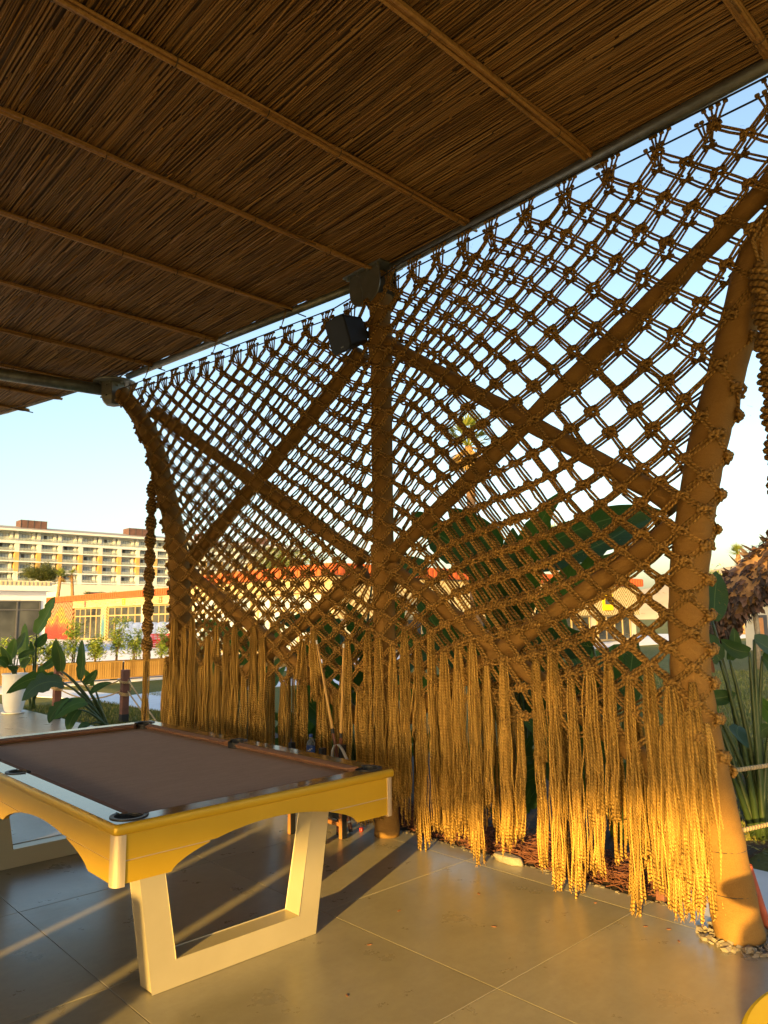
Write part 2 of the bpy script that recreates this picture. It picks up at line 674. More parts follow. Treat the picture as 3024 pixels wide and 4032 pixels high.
sheet('flower_bed', [(4.10, 2.12), (5.9, 2.12), (8.2, 1.0), (9.0, 2.0), (6.6, 4.5), (6.2, 10.6), (4.10, 10.6)], -.004, 'soil')
sheet('side_path', [(4.104, -6), (5.05, -6), (5.05, 2.12), (4.104, 2.12)], -.002, 'paving_pale')
sheet('garden_path', [(6.45, 12.2), (7.5, 12.2), (7.62, 14.92), (11.5, 15.2), (11.5, 12.2), (13, 12.2), (13, 16.8), (8.35, 16.32), (7.34, 15.95), (6.6, 19.7), (5.2, 19.7), (6.3, 15.8)], -.006, 'paving_pale')
sheet('plaza', [(-30, 19.7), (60, 19.7), (60, 90), (-30, 90)], -.008, 'paving_pale')
# base slab of the terrace with separate large tiles on it
fl = MB()
fl.box(-9, 4.10, -9, 9.62, -.25, -.012)
fl.box(-9, 4.77, 9.62, 19, -.25, -.012)
floor = fl.build('floor', 'joint_grout', **SX)
GX = [-8.1 + 1.2 * i for i in range(11)] + [4.10]     # ... 2.7, 3.9, edge
GY = [-8.61 + 1.2 * i for i in range(24)]
cache = {}
for i in range(len(GX) - 1):
    for j in range(len(GY) - 1):
        x0, x1, y0, y1 = GX[i], GX[i + 1], GY[j], GY[j + 1]
        if x1 < -3.4 or y0 < -3.5: continue
        if y0 > 9 and x1 > 4: x1 = 4.77
        w, d = x1 - x0, y1 - y0
        key = (round(w, 3), round(d, 3))
        if key not in cache:
            b = MB()
            g = .0016
            b.box(g, w - g, g, d - g, -.012, 0)
            o = b.build('tile', 'floor_tile', floor, bevel=.0015, seg=1)
            cache[key] = o
            o.location = (x0, y0, 0)
        else:
            dup(cache[key], floor, (x0, y0, 0))

# hill far right
mb = MB()
N = 40
hp = []
for i in range(N + 1):
    a = i / N
    Y = lerp(-60, 330, a)
    z = 3 + 17 * math.exp(-((Y - 105) / 70) ** 2) + 2 * noise.noise(Vector((Y * .03, 0, 0)))
    hp.append((Y, z))
V, F = [], []
for k, (X, s) in enumerate(((255, 0), (300, 1.0), (360, .9), (430, 0))):
    V += [(X, y, -1 + (z + 1) * s) for y, z in hp]
for k in range(3):
    for i in range(N):
        F.append((k * (N + 1) + i, (k + 1) * (N + 1) + i, (k + 1) * (N + 1) + i + 1, k * (N + 1) + i + 1))
mb.add(V, F)
mb.build('hill', 'hill_sand', smooth=True, **SX)

# ------------------------------------------------------------------ CANOPY
ZC = 4.455
EDGE = [(-7.0, 3.25), (-2.0, 3.65), (1.13, 3.86), (4.25, 3.97), (8.27, 3.47), (10.7, 2.93), (14.0, 1.9)]     # (y, x) of the outer edge
canopy = thing('reed_canopy', (0, 2, ZC), 'wide flat reed canopy with cane ribs and galvanised edge tube above the terrace', 'canopy')


def edge_x(y): return interp(EDGE, y)


mb = MB()
x = -5.0
while x < 3.98:
    d = random.uniform(.0070, .0105)
    y = -6.5 + jit(.6)
    while y < 13.5:
        ln = random.uniform(.45, 1.7)
        if random.random() < .025:
            y += random.uniform(.1, .5)
            continue
        y1 = min(y + ln, 13.5)
        ymid = .5 * (y + y1)
        ov = 0.03
        # clip to the canopy edge
        ya, yb = y, y1
        lim = 0
        if edge_x(ya) + ov < x and edge_x(yb) + ov < x:
            y = y1 + .01
            continue
        if edge_x(yb) + ov < x or edge_x(ya) + ov < x:
            ts = [ya + (yb - ya) * k / 12 for k in range(13)]
            ok = [q for q in ts if edge_x(q) + ov >= x]
            ya, yb = min(ok), max(ok) + random.uniform(0, .06)
            if yb - ya < .05:
                y = y1 + .01
                continue
        dx, dz = jit(.014), jit(.006)
        z0 = ZC + jit(.008)
        mb.tube([(x + jit(.002), ya, z0), (x + dx * .5, .5 * (ya + yb), z0 + dz), (x + dx, yb, z0 + jit(.004))], d * random.uniform(.42, .6), 5, cap=False)
        y = y1 + random.uniform(-.04, .03)
    x += d * .92
mb.build('reed_mat', 'reed', canopy, smooth=True, kind='stuff')
# stray reeds lying askew below the mat
mb = MB()
for i in range(420):
    x = random.uniform(-1, 3.5)
    y = random.uniform(.5, 9)
    if x > edge_x(y) - .2: continue
    a = jit(.10)
    L = random.uniform(.15, .7)
    z = ZC - .012
    mb.tube([(x, y, z), (x + math.sin(a) * L, y + math.cos(a) * L, z + jit(.008))], random.uniform(.003, .006), 4)
mb.build('loose_reed', 'rib_cane', canopy, smooth=True, kind='stuff')
mb = MB()
poly = [(-6, -6.6)] + [(x + .015, y) for y, x in EDGE if -7 < y < 14] + [(2.0, 13.6), (-6, 13.6)]
mb.prism([(x, y, ZC + .012) for x, y in poly], (0, 0, 1), .05)
mb.build('light_block_sheet', 'stalk_brown', canopy)  # opaque sheet added over the reeds to block sky light
# ribs: bundles of cane across the reeds
for ry in (-1.05, .02, 1.103, 2.19, 3.20, 4.19, 5.285, 6.41, 7.53, 8.60, 9.45, 10.25, 11.3):
    mb = MB()
    xe = edge_x(ry) + random.uniform(.0, .09)
    for k in range(9):
        xs, yo, zo = -5.0, jit(.022), -.016 - random.uniform(0, .020)
        while xs < xe - .1:
            ln = random.uniform(1.2, 2.6)
            x1 = min(xs + ln, xe + jit(.04))
            wob = jit(.008)
            n = 5
            mb.tube([(lerp(xs, x1, q / n), ry + yo + wob * math.sin(q * 1.3) + .012 * math.sin(lerp(xs, x1, q / n) * 1.1 + ry), ZC + zo + .004 * math.sin(q + k)) for q in range(n + 1)], random.uniform(.0065, .0115), 5)
            xs = x1 - random.uniform(.05, .25)
            yo += jit(.006)
    rib = mb.build('rib', 'rib_cane', canopy, smooth=True)
    tb = MB()
    x = -2 + random.random() * .3
    while x < xe:
        tb.lathe((x, ry + .012 * math.sin(x * 1.1 + ry), ZC - .028), [(.031, -.004), (.033, 0), (.031, .004)], 10, (1, 0, 0))
        x += random.uniform(.45, .7)
    tb.build('tie', 'stalk_brown', rib, smooth=True, kind='stuff')
# galvanised edge tube
mb = MB()
mb.tube([(edge_x(y) - .005, y, ZC - .040) for y in (-6.9, -2, 1.13, 4.05)], .040, 14)
mb.build('edge_tube', 'galvanised', canopy, smooth=True)
mb = MB()
mb.tube([(edge_x(y) + .03, y, ZC - .028) for y in (4.45, 8.05)], .038, 14)
mb.build('edge_tube', 'galvanised', canopy, smooth=True)
mb = MB()
mb.tube([(edge_x(y) + .05, y, ZC + .03) for y in (8.5, 10.7, 13.9)], .036, 12)
mb.build('edge_tube', 'galvanised', canopy, smooth=True)
mb = MB()
mb.tube([(3.38, 8.30, ZC - .17), (2.2, 8.66, ZC - .12), (-4.5, 11.1, ZC - .06)], .068, 18)
mb.build('cross_tube', 'galvanised', canopy, smooth=True)
mb = MB()   # rods poking out at the rib ends + thin wire
for ry in (5.285, 6.41, 7.53, 10.25):
    mb.tube([(edge_x(ry) - .15, ry, ZC - .03), (edge_x(ry) + .15, ry - .03, ZC - .06)], .007, 6)
mb.build('rib_rod', 'cable', canopy)
mb = MB()
mb.tube([(3.33, 8.6, ZC - .05), (2.9, 10.3, ZC - .045), (2.3, 12.8, ZC - .04)], .004, 5)
mb.build('wire', 'cable', canopy)

# ------------------------------------------------------------------ NET FRAME: burlap wrapped columns and braces
MX, MY = 3.94, 4.25
DLX, DLY = -.12586, .99205
NLX, NLY = .99205, .12586


def pos(s, z, off=0.0):
    """s>0: bay towards the camera's right, s<0: bay towards the left; off<0 is the terrace side"""
    if s >= 0:
        return Vector((MX + off, MY - s, z))
    return Vector((MX + DLX * -s + NLX * off, MY + DLY * -s + NLY * off, z))


COLS = {1: [(0.0, 2.60), (.66, 2.516), (1.17, 2.45), (1.66, 2.461), (1.95, 2.50), (2.4, 2.60), (2.76, 2.72), (3.16, 2.858), (3.48, 2.99), (3.85, 3.33), (4.18, 3.72)],
        -1: [(0.0, 2.68), (.6, 2.62), (1.3, 2.583), (1.78, 2.587), (2.25, 2.647), (2.69, 2.788), (3.06, 2.955), (3.49, 3.15), (3.86, 3.457), (4.2, 3.811)]}


def col_s(z, sg=1): return interp(COLS[1 if sg >= 0 else -1], z)


def wrapped(points, r, sides=20, n=90, seed=0, taper=None):
    """burlap tube with folds"""
    pts = [Vector(p) for p in points]
    L = [0]
    for a, b in zip(pts, pts[1:]): L.append(L[-1] + (b - a).length)
    out = []
    for i in range(n + 1):
        d = L[-1] * i / n
        k = 0
        while k < len(L) - 2 and L[k + 1] < d: k += 1
        u = (d - L[k]) / max(1e-6, L[k + 1] - L[k])
        p0 = pts[max(0, k - 1)]
        p1, p2 = pts[k], pts[k + 1]
        p3 = pts[min(len(pts) - 1, k + 2)]
        out.append(.5 * ((2 * p1) + (p2 - p0) * u + (2 * p0 - 5 * p1 + 4 * p2 - p3) * u * u + (3 * p1 - p0 - 3 * p2 + p3) * u ** 3))
    mb = MB()
    rs = [r if taper is None else r * interp(taper, i / n) for i in range(n + 1)]
    mb.tube(out, rs, sides)
    V = []
    for i, v in enumerate(mb.v):
        ring = min(i // sides, n)
        c = out[ring]
        d = Vector(v) - c
        k = 1 + .06 * noise.noise(Vector((v[0] * 7 + seed, v[1] * 7, v[2] * 11))) + .035 * math.sin(9 * math.atan2(d.y, d.x) * .5 + v[2] * 24 + 3 * noise.noise(c * 2) + seed) * (.4 + noise.noise(c * 3 + Vector((seed, 0, 0))))
        V.append(tuple(c + d * k))
    mb.v = V
    return mb


frame = thing('wrapped_frame', (MX, MY, 0), 'burlap wrapped tube frame of curved columns and crossed braces holding the rope net', 'frame')
RC = .102
TP = [(0, 1.18), (.12, 1.05), (.3, 1.0), (.8, .95), (1, .85)]
c_right = wrapped([pos(s, z) for z, s in COLS[1]], RC, seed=1, taper=TP).build('column', 'burlap', frame, smooth=True)
c_left = wrapped([pos(-s, z) for z, s in COLS[-1]], RC, seed=2, taper=TP).build('column', 'burlap', frame, smooth=True)
c_mid = wrapped([pos(.065, z) for z in (0, .6, 1.2, 1.9, 2.6, 3.3, 3.9, 4.2)], .084, seed=3, taper=[(0, 1.1), (.4, 1.0), (.95, 1.0), (1, 1.25)]).build('column', 'burlap', frame, smooth=True)
for sg in (1, -1):
    for k, (a, b) in enumerate((((.14, 3.78), (2.42, 2.20)), ((.16, 2.07), (3.12, 3.84)), ((.16, 1.96), (2.40, .64)), ((2.42, 2.06), (.14, .78)))):
        wrapped([pos(sg * lerp(a[0], b[0], q / 4), lerp(a[1], b[1], q / 4), .006 * (-1) ** k) for q in range(5)], .058, 16, 64, seed=4 + k + 10 * sg,
                taper=[(0, 1.25), (.06, 1.0), (.46, 1.0), (.5, 1.12), (.54, 1.0), (.94, 1.0), (1, 1.25)]).build('brace', 'burlap', frame, smooth=True)
# cloth strips round the mid column joints
for z in (2.0, 3.8):
    wrapped([pos(.065, z + dz) for dz in (-.16, -.05, .05, .16)], .098, 18, 12, seed=z).build('joint_wrap', 'burlap', frame, smooth=True)
# bracket on the middle column: plate, gusset, bolts
mb = MB()
prof = []
for a in range(0, 181, 15):
    prof.append((4.262 + .185 * math.cos(R(180 + a)), 4.30 + .15 * math.sin(R(180 + a)) - .02))
prof = [(4.447, 4.43)] + prof[::-1] + [(4.077, 4.43)]
mb.prism([(3.835, y, z) for y, z in prof], (1, 0, 0), .012)
mb.prism([(4.02, y, z) for y, z in prof], (1, 0, 0), .012)
gus = mb.build('gusset_plate', 'steel_plate', frame, bevel=.003)
mb = MB()
mb.box(3.80, 4.06, 4.03, 4.50, 4.432, 4.446)
pl = mb.build('top_plate', 'galvanised', frame, bevel=.003)
mb = MB()
for yy in (4.08, 4.2, 4.32, 4.45): mb.lathe((3.815, yy, 4.40), [(0, 0), (.012, 0), (.012, .034), (.006, .034), (.006, .05)], 8)
mb.build('bolt', 'galvanised', pl)
# bracket on the left column
Lx, Ly = pos(-3.98, 0).xy
mb = MB()
mb.lathe((Lx, Ly, 4.345), [(0, 0), (.24, 0), (.245, .012), (.24, .024), (0, .024)], 28)
fl = mb.build('flange_disc', 'galvanised', frame, smooth=False, bevel=.003)
mb = MB()
mb.lathe((Lx - .02, Ly, 4.16), [(.0, -.075), (.08, -.07), (.125, -.03), (.14, .02), (.14, .185)], 6)
mb.build('socket', 'steel_plate', frame, bevel=.006)
mb = MB()
for a in range(8):
    mb.lathe((Lx + .175 * math.cos(a * .785), Ly + .175 * math.sin(a * .785), 4.315), [(0, 0), (.011, 0), (.011, .04)], 6)
for a in range(6):
    for z in (4.18, 4.30):
        aa = a * 1.0472 + .52
        mb.lathe((Lx - .02 + .12 * math.cos(aa), Ly + .12 * math.sin(aa), z), [(0, .02), (.010, .02), (.010, 0)], 6, (math.cos(aa), math.sin(aa), 0))
mb.build('bolt', 'galvanised', fl)
# foot of the right column: broken floor edge with mortar lumps, straps
mb = MB()
for i in range(150):
    a = random.uniform(0, 6.28)
    rr = random.uniform(.11, .22)
    x, y = MX + .03 + rr * math.cos(a), MY - 2.62 + rr * math.sin(a)
    if x > MX + .30: continue
    sz = random.uniform(.004, .018)
    mb.obox((x, y, sz * .5), Vector((sz, jit(.01), jit(.01))), Vector((jit(.01), sz * .8, jit(.008))), Vector((jit(.006), jit(.006), sz * .6)))
mb.build('mortar_rubble', 'stone', frame, bevel=.004, kind='stuff')
mb = MB()
for z, rr in ((.22, .122), (.42, .115)):
    p = pos(col_s(z, 1), z)
    mb.lathe((p.x, p.y, p.z), [(rr - .006, -.0018), (rr - .004, 0), (rr - .006, .0018)], 24)
mb.build('tie_wire', 'cable', frame)

# ------------------------------------------------------------------ ROPE NET
HS, HZ = .125, .0875


def wrap_off(s, z, side):
    """how far in front of / behind the frame plane the net lies; it wraps round the outer columns"""
    d = abs(s) - col_s(max(0, z), s)
    Rr = .114
    if d > 0:
        if d >= Rr: return 0.0
        return side * math.sqrt(max(1e-4, Rr * Rr - d * d))
    return side * Rr


def wrap_pos(s, z, side):
    """(s, off) of a lattice point; past the column's centre line the net follows its round surface"""
    cs, Rr = col_s(max(0, z), s), .114
    e = abs(s) - cs
    if e <= 0:
        near = max(1 - sstep(0, .30, -e), (1 - sstep(.06, .32, abs(s - .065))) * .75)
        return s, side * lerp(.077 if side < 0 else .067, Rr, near), 0.0
    ph = min(e / Rr, 2.2)
    return math.copysign(cs + Rr * math.sin(ph), s), side * Rr * math.cos(ph), ph


def ztop(s):
    t = max(0, min(1, (s + .35) / .7))
    return lerp(4.075, 4.215, t * t * (3 - 2 * t))


def zfr(s):
    return 1.47 - .085 * s if s >= 0 else 1.43 + .06 * -s


def sstep(a, b, x):
    t = max(0.0, min(1.0, (x - a) / (b - a)))
    return t * t * (3 - 2 * t)


def net_knots(side):
    K = {}
    for j in range(0, 42):
        for i in range(-32, 33):
            if (i + j) & 1: continue
            s0 = HS * i + (.01 if side < 0 else -.07)     # the back layer hangs slightly to one side
            zt = ztop(s0)
            z = zt
            fs = sstep(.5, 2.3, s0)
            for q in range(j): z -= HZ + .045 * fs * sstep(2.0, 3.0, z)     # wider meshes up at the near end
            s = s0
            if i > 10: s = s0 - HS * (i - 10) + HS * (i - 10) * (1 + .26 * sstep(2.2, 3.2, z))
            lo = zfr(s) - (.44 if side < 0 else .30)
            if z < lo: continue
            if abs(s) > col_s(max(0, z), s) + (.27 if side < 0 else .16): continue
            s += jit(.006) + .016 * noise.noise(Vector((s * 1.3, z * 1.3, 1)))
            z += jit(.006) - .012 * math.sin(s * 2.1 + j * .3) + .022 * noise.noise(Vector((s * 1.1, z * 1.1, 7)))
            s, off, ph = wrap_pos(s, z, side)
            K[(i, j)] = (s, z, off + (jit(.008) if ph == 0 else 0), ph)
    return K


def knot_mesh():
    mb = MB()
    r = .0092
    P1 = [(-.024, .026, 0), (-.036, .012, .006), (-.030, -.004, .014), (-.010, -.006, .020), (.012, .004, .021), (.032, .004, .012), (.036, -.010, .004), (.026, -.026, 0)]
    P2 = [(.024, .026, 0), (.037, .010, .004), (.030, -.002, .013), (.010, .012, .018), (-.012, .010, .017), (-.032, .0, .010), (-.036, -.012, .004), (-.024, -.026, 0)]
    P3 = [(-.018, -.022, -.002), (0, -.014, .016), (.018, -.022, -.002)]
    P4 = [(-.018, .022, -.002), (0, .017, .013), (.018, .022, -.002)]
    P5 = [(-.03, 0, -.006), (0, .004, -.012), (.03, 0, -.006)]
    for P in (P1, P2, P3, P4, P5):
        mb.tube([(a, -c, b) for a, b, c in P], r, 5)     # local: x along the bay, -y to the terrace, z up
    return mb


KN = knot_mesh()


def knot_frame(s, side, ph=0.0):
    """unit axes: along the bay, outward (towards the viewer of that side); turned by ph where the net wraps a column"""
    if s >= 0: a, c = Vector((0, -1, 0)), Vector((side, 0, 0))
    else: a, c, ph = Vector((-DLX, -DLY, 0)), Vector((side * NLX, side * NLY, 0)), -ph
    if ph: a, c = a * math.cos(ph) - c * math.sin(ph), c * math.cos(ph) + a * math.sin(ph)
    return a, c


def add_knot(mb, s, z, off, side, ph=0.0, lowpoly=False):
    a, c = knot_frame(s, side, ph)
    p = pos(s, z, off)
    V = [tuple(p + a * v[0] - c * v[1] + Vector((0, 0, v[2]))) for v in KN.v]
    if not lowpoly:
        mb.add(V, KN.f, KN.uv)
    else:
        mb.tube([p - a * .036 + Vector((0, 0, .012)), p + c * .016 - a * .01, p + c * .016 + a * .01, p + a * .036 - Vector((0, 0, .012))], .014, 5)
        mb.tube([p + a * .03 + Vector((0, 0, .022)), p + c * .01, p - a * .03 - Vector((0, 0, .022))], .012, 5)


def cord_pair(mb, A, B, side, sides=5, dx=1):
    """two parallel cords running from knot A down to knot B"""
    pa, pb = pos(*A[:3]), pos(*B[:3])
    a, c = knot_frame((A[0] + B[0]) / 2, side, (A[3] + B[3]) / 2)
    d = (pb - pa)
    perp = d.cross(c).normalized()
    for k in (-1, 1):
        o = perp * (.0106 * k)
        p0 = pa + d * .12 + o * .9
        p1 = pb - d * .12 + o * .9
        mid = (p0 + p1) / 2 + perp * k * (random.uniform(-.001, .003) if random.random() < .9 else random.uniform(.004, .009)) + c * jit(.004) - Vector((0, 0, random.uniform(0, .004)))
        mb.tube([p0, mid, p1], (.0082 if side < 0 else .0074) * random.uniform(.92, 1.08), sides, cap=False)


net_side = {}
for side, nm, lab in ((-1, 'rope_net', 'brown knotted rope net with long tassels on the terrace side of the wrapped frame'),
                      (1, 'rope_net', 'darker second layer of knotted rope net behind the wrapped frame')):
    net = thing(nm, (MX + .13 * side, MY, 0), lab, 'net', 'layers of the rope screen')
    net_side[side] = net
    K = net_knots(side)
    no = origin(net)
    # the largest knots are objects, the rest one mesh
    keys = sorted(K, key=lambda k: -K[k][0])
    rest = MB()
    proto = None
    cnt = 0
    for k in keys:
        s, z, off, ph = K[k]
        if side < 0 and cnt < 300 and s < 2.95:
            a, c = knot_frame(s, side, ph)
            ang = math.atan2(a.y, a.x)
            p = pos(s, z, off) - no
            if proto is None:
                me = MB()
                me.add(KN.v, KN.f, KN.uv)
                proto = me.build('knot', 'rope', None, smooth=True)
                proto.parent = net
                proto.location, proto.rotation_euler = p, (0, jit(.12), ang)
            else:
                dup(proto, net, p, (jit(.15), jit(.28), ang), (random.uniform(.92, 1.18), random.uniform(.9, 1.2), random.uniform(.88, 1.15)))
            cnt += 1
        else:
            add_knot(rest, s, z, off, side, ph, lowpoly=(side > 0 or s < -1.2))
    rest.build('knot', 'rope', net, smooth=True, kind='stuff')
    mb = MB()
    for (i, j), A in K.items():
        for di in (-1, 1):
            B = K.get((i + di, j + 1))
            if B: cord_pair(mb, A, B, side, 5)
    # top: strands fan out from the first row up to the cable
    zc = lambda s: ztop(s) + .145
    for (i, j), A in K.items():
        if j > 0: continue
        for q in (-1.5, -.5, .5, 1.5):
            s1 = A[0] + q * .038 + jit(.007)
            top = pos(s1, zc(s1) + .004, A[2] * .6)
            p0 = pos(A[0] + q * .011, A[1] + .018, A[2])
            mb.tube([p0, (p0 + top) / 2 + Vector((jit(.004), jit(.004), 0)), top], .0068, 5, cap=False)
            a, c = knot_frame(s1, side)
            mb.lathe(top, [(.006, -.013), (.0105, -.011), (.0118, 0), (.0105, .011), (.006, .013)], 7, a)
    mb.build('cord', 'rope', net, smooth=True, kind='stuff')
    # cable
    for sg in (1, -1):
        mb = MB()
        ss = [sg * (.02 + 3.75 * q / 10) for q in range(11)]
        mb.tube([pos(s, zc(s) + .004, wrap_off(0, 2, side) * .6) for s in ss], .0065, 6)
        mb.build('cable', 'cable', net, smooth=True)


# loose fibres standing off the cords
fz = MB()
for (i, j), A in net_knots(-1).items():
    if A[0] < -.6: continue
    p = pos(*A[:3])
    for q in range(7):
        b = p + Vector((jit(.03), jit(.09), jit(.07)))
        fz.tube([b, b + Vector((jit(.02), jit(.02), jit(.016)))], [.0008, .0003], 3, cap=False)
fz.build('fibre', 'strand', net_side[-1], kind='stuff')


# tassels
def tassel(p, length, a, c, n=16, spread=.05, r=.0042, top_r=.017):
    mb = MB()
    sway = a * jit(.022) + c * jit(.012)
    for k in range(n):
        th = random.uniform(0, 6.28)
        rr = math.sqrt(random.random())
        t0 = a * (math.cos(th) * top_r * rr) + c * (math.sin(th) * top_r * rr * .7)
        e = a * (math.cos(th) * spread * rr * random.uniform(.6, 1.25)) + c * (math.sin(th) * spread * rr * .55)
        L = length * (random.uniform(.90, 1.02) if random.random() < .8 else random.uniform(.6, .95))
        m = 10
        ph = random.uniform(0, 6.28)
        pts = []
        for q in range(m + 1):
            u = q / m
            sp = min(1, .78 * (1 - math.exp(-u * L / .12)) + .25 * u ** 4)
            pts.append(p + t0 * (1 - sp) + e * sp + sway * u * u - Vector((0, 0, L * u)) + a * (.007 * math.sin(ph + u * L * 11) * min(1, 3 * u)) + c * (.005 * math.cos(ph + u * L * 13) * min(1, 3 * u)))
        rr_ = r * random.uniform(.8, 1.2)
        mb.tube(pts, [rr_] * (m - 1) + [rr_ * .9, rr_ * 1.4], 4)
        for q in range(3):
            e2 = pts[-1] + Vector((jit(.012), jit(.012), -random.uniform(.008, .03)))
            mb.tube([pts[-1], e2], [rr_ * .5, rr_ * .25], 3, cap=False)
    # frayed end beads
    return mb


for side in (-1, 1):
    net = net_side[side]
    K = net_knots(side)
    for (i, j), (s, z, off, ph) in sorted(K.items()):
        zf = zfr(s)
        if abs(s) > col_s(z, s) + .05: continue
        first = -HZ * 1.05 < z - zf < HZ * .95 or (side < 0 and abs(z - zf + 2 * HZ) < HZ * .5 and random.random() < .25)
        low = ((i - 1, j + 1) not in K or (i + 1, j + 1) not in K) and z < zf - .18
        if side > 0 and not low: continue
        if not (first or low): continue
        if first and random.random() < (.06 if s > 0 else .24): continue
        a, c = knot_frame(s, side, ph)
        right = s > 0
        p = pos(s, z - .012, off + side * (.022 if first else .008))
        if first:
            L = random.choice((.55, .8, .95, 1.05, 1.15, 1.22)) if not right else random.choice((.62, .85, 1.02, 1.14, 1.22, 1.30, 1.36))
            if random.random() < .1: L = .32
        else:
            L = z - random.uniform(.03, .30)
        L = min(L, z - .035)
        nst = 30 if first else 26
        if side > 0: nst = 14
        tassel(p, L, a, c, nst + random.randint(-3, 4), random.uniform(.042, .066), .0054 if side < 0 else .007, .024).build('tassel', 'strand', net, smooth=True)
        kb = None

# cords gathered on the outer columns, hanging down as long fringe
for sg in (1, -1):
    for k in range(9):
        z0 = random.uniform(.95, 1.25)
        s = sg * (col_s(z0, sg) - .13 + .026 * k)
        off = wrap_off(s, z0, -1) - .01
        a, c = knot_frame(s, -1)
        tassel(pos(s, z0, off), z0 - random.uniform(.06, .30), a, c, 22, .05, .0054).build('tassel', 'strand', net_side[-1], smooth=True)

# helical macrame cords hanging outside the two outer columns
for sg, lab in ((1, 'twisted macrame cord hanging beside the near right column'), (-1, 'long twisted macrame cord with tassel hanging beside the left column')):
    s = 3.0 * sg
    p0 = pos(s, 3.05 if sg < 0 else 3.36, -.10)
    root = thing('macrame_cord', (p0.x, p0.y, 0), lab, 'rope', 'twisted hanging cords')
    mb = MB()
    zt, zb = p0.z, 1.25
    n = 330
    for ph in (0, 2.094, 4.189):
        pts = []
        for q in range(n + 1):
            u = q / n
            z = lerp(zt, zb, u)
            bead = abs(math.sin((zt - z) / .178 * math.pi))
            rr = .012 + .036 * bead ** .8
            th = (zt - z) / .178 * math.pi * 3.4 + ph
            pts.append((p0.x + rr * math.cos(th), p0.y + rr * math.sin(th), z))
        mb.tube(pts, .0150, 6)
    mb.tube([(p0.x, p0.y, lerp(zt, zb, q / 30)) for q in range(31)], [.012 + .024 * abs(math.sin(lerp(0, zt - zb, q / 30) / .178 * math.pi)) for q in range(31)], 8)
    mb.build('twist', 'rope', root, smooth=True)
    mb = MB()
    a, c = knot_frame(s, -1)
    for k in range(4):
        cs = sg * (col_s(zt + .25, sg) + .05)
        mb.tube([p0 + Vector((jit(.01), jit(.01), -.03)), p0 + Vector((jit(.02), jit(.02), .12)), pos(cs, zt + .3 + .05 * k, -.10)], .008, 5)
    mb.build('hanger', 'rope', root, smooth=True)
    tassel(Vector((p0.x, p0.y, zb + .02)), .95, a, c, 22, .05, .005, .03).build('tassel', 'strand', root, smooth=True)
    mb = MB()
    mb.lathe((p0.x, p0.y, zb), [(.02, -.05), (.038, -.035), (.042, 0), (.036, .035), (.02, .05)], 10)
    mb.build('binding', 'rope', root, smooth=True)

# hanging ties between canopy and the left cable
for s in (-1.05, -2.05, -3.25):
    a = pos(s, ztop(s) + .15, -.08)
    b = Vector((edge_x(a.y) - .05, a.y, ZC - .02))
    mb = MB()
    mb.tube([a, (a + b) / 2 + Vector((.01, .005, 0)), b], .004, 5)
    mb.tube([a + Vector((.008, .008, 0)), b + Vector((0, .02, 0))], .003, 5)
    mb.lathe(a, [(.004, -.015), (.016, -.008), (.016, .008), (.004, .015)], 8)
    mb.build('tie_cord', 'rope', net_side[-1])

# ------------------------------------------------------------------ POOL TABLE
TX0, TX1, TY0, TY1, TZ = 1.30, 2.83, 2.935, 5.775, .80
TXM, TYM = (TX0 + TX1) / 2, (TY0 + TY1) / 2
table = thing('pool_table', (TXM, TYM, 0), 'gold pool table with brown cloth, black pockets and splayed U shaped legs', 'pool table')
IN = .105
PC = [(TX0 + .105, TY0 + .105), (TX1 - .105, TY0 + .105), (TX1 - .105, TY1 - .105), (TX0 + .105, TY1 - .105)]
PM = [(TX1 - .088, TYM), (TX0 + .088, TYM)]
RCN, RMD = .066, .060


def arc(c, r, a0, a1, n=16):
    return [(c[0] + r * math.cos(R(lerp(a0, a1, k / n))), c[1] + r * math.sin(R(lerp(a0, a1, k / n)))) for k in range(n + 1)]


def rail_inner():
    d = math.degrees(math.acos(.017 / RMD))
    L = []
    L += arc(PC[0], RCN, 90, 360)
    L += arc(PC[1], RCN, 180, 450)
    L += arc(PM[0], RMD, 180 + d, 180 + 360 - d)[0:0] + arc(PM[0], RMD, -(180 - d), 180 - d)
    L += arc(PC[2], RCN, 270, 540)
    L += arc(PC[3], RCN, 0, 270)
    L += arc(PM[1], RMD, d, 360 - d)
    return L


def fill_ring(outer, inner, z0, z1, bev=.0):
    bm = bmesh.new()
    def loop(pts, z):
        vs = [bm.verts.new((x, y, z)) for x, y in pts]
        for a, b in zip(vs, vs[1:] + vs[:1]): bm.edges.new((a, b))
        return vs
    vo = loop(outer, z1)
    vi = loop(inner, z1) if inner else []
    bmesh.ops.triangle_fill(bm, use_beauty=True, use_dissolve=False, edges=bm.edges[:])
    top = bm.faces[:]
    r = bmesh.ops.extrude_face_region(bm, geom=top)
    for v in [g for g in r['geom'] if isinstance(g, bmesh.types.BMVert)]: v.co.z = z0
    bmesh.ops.recalc_face_normals(bm, faces=bm.faces[:])
    mb = MB()
    bm.verts.index_update()
    mb.add([tuple(v.co) for v in bm.verts], [[v.index for v in f.verts] for f in bm.faces])
    bm.free()
    return mb


def rrect(x0, x1, y0, y1, r, n=6):
    return arc((x1 - r, y1 - r), r, 0, 90, n) + arc((x0 + r, y1 - r), r, 90, 180, n) + arc((x0 + r, y0 + r), r, 180, 270, n) + arc((x1 - r, y0 + r), r, 270, 360, n)


fill_ring(rrect(TX0 + .012, TX1 - .012, TY0 + .012, TY1 - .012, .012), rail_inner(), TZ - .02, TZ).build('rail_top', 'rail_lacquer', table)
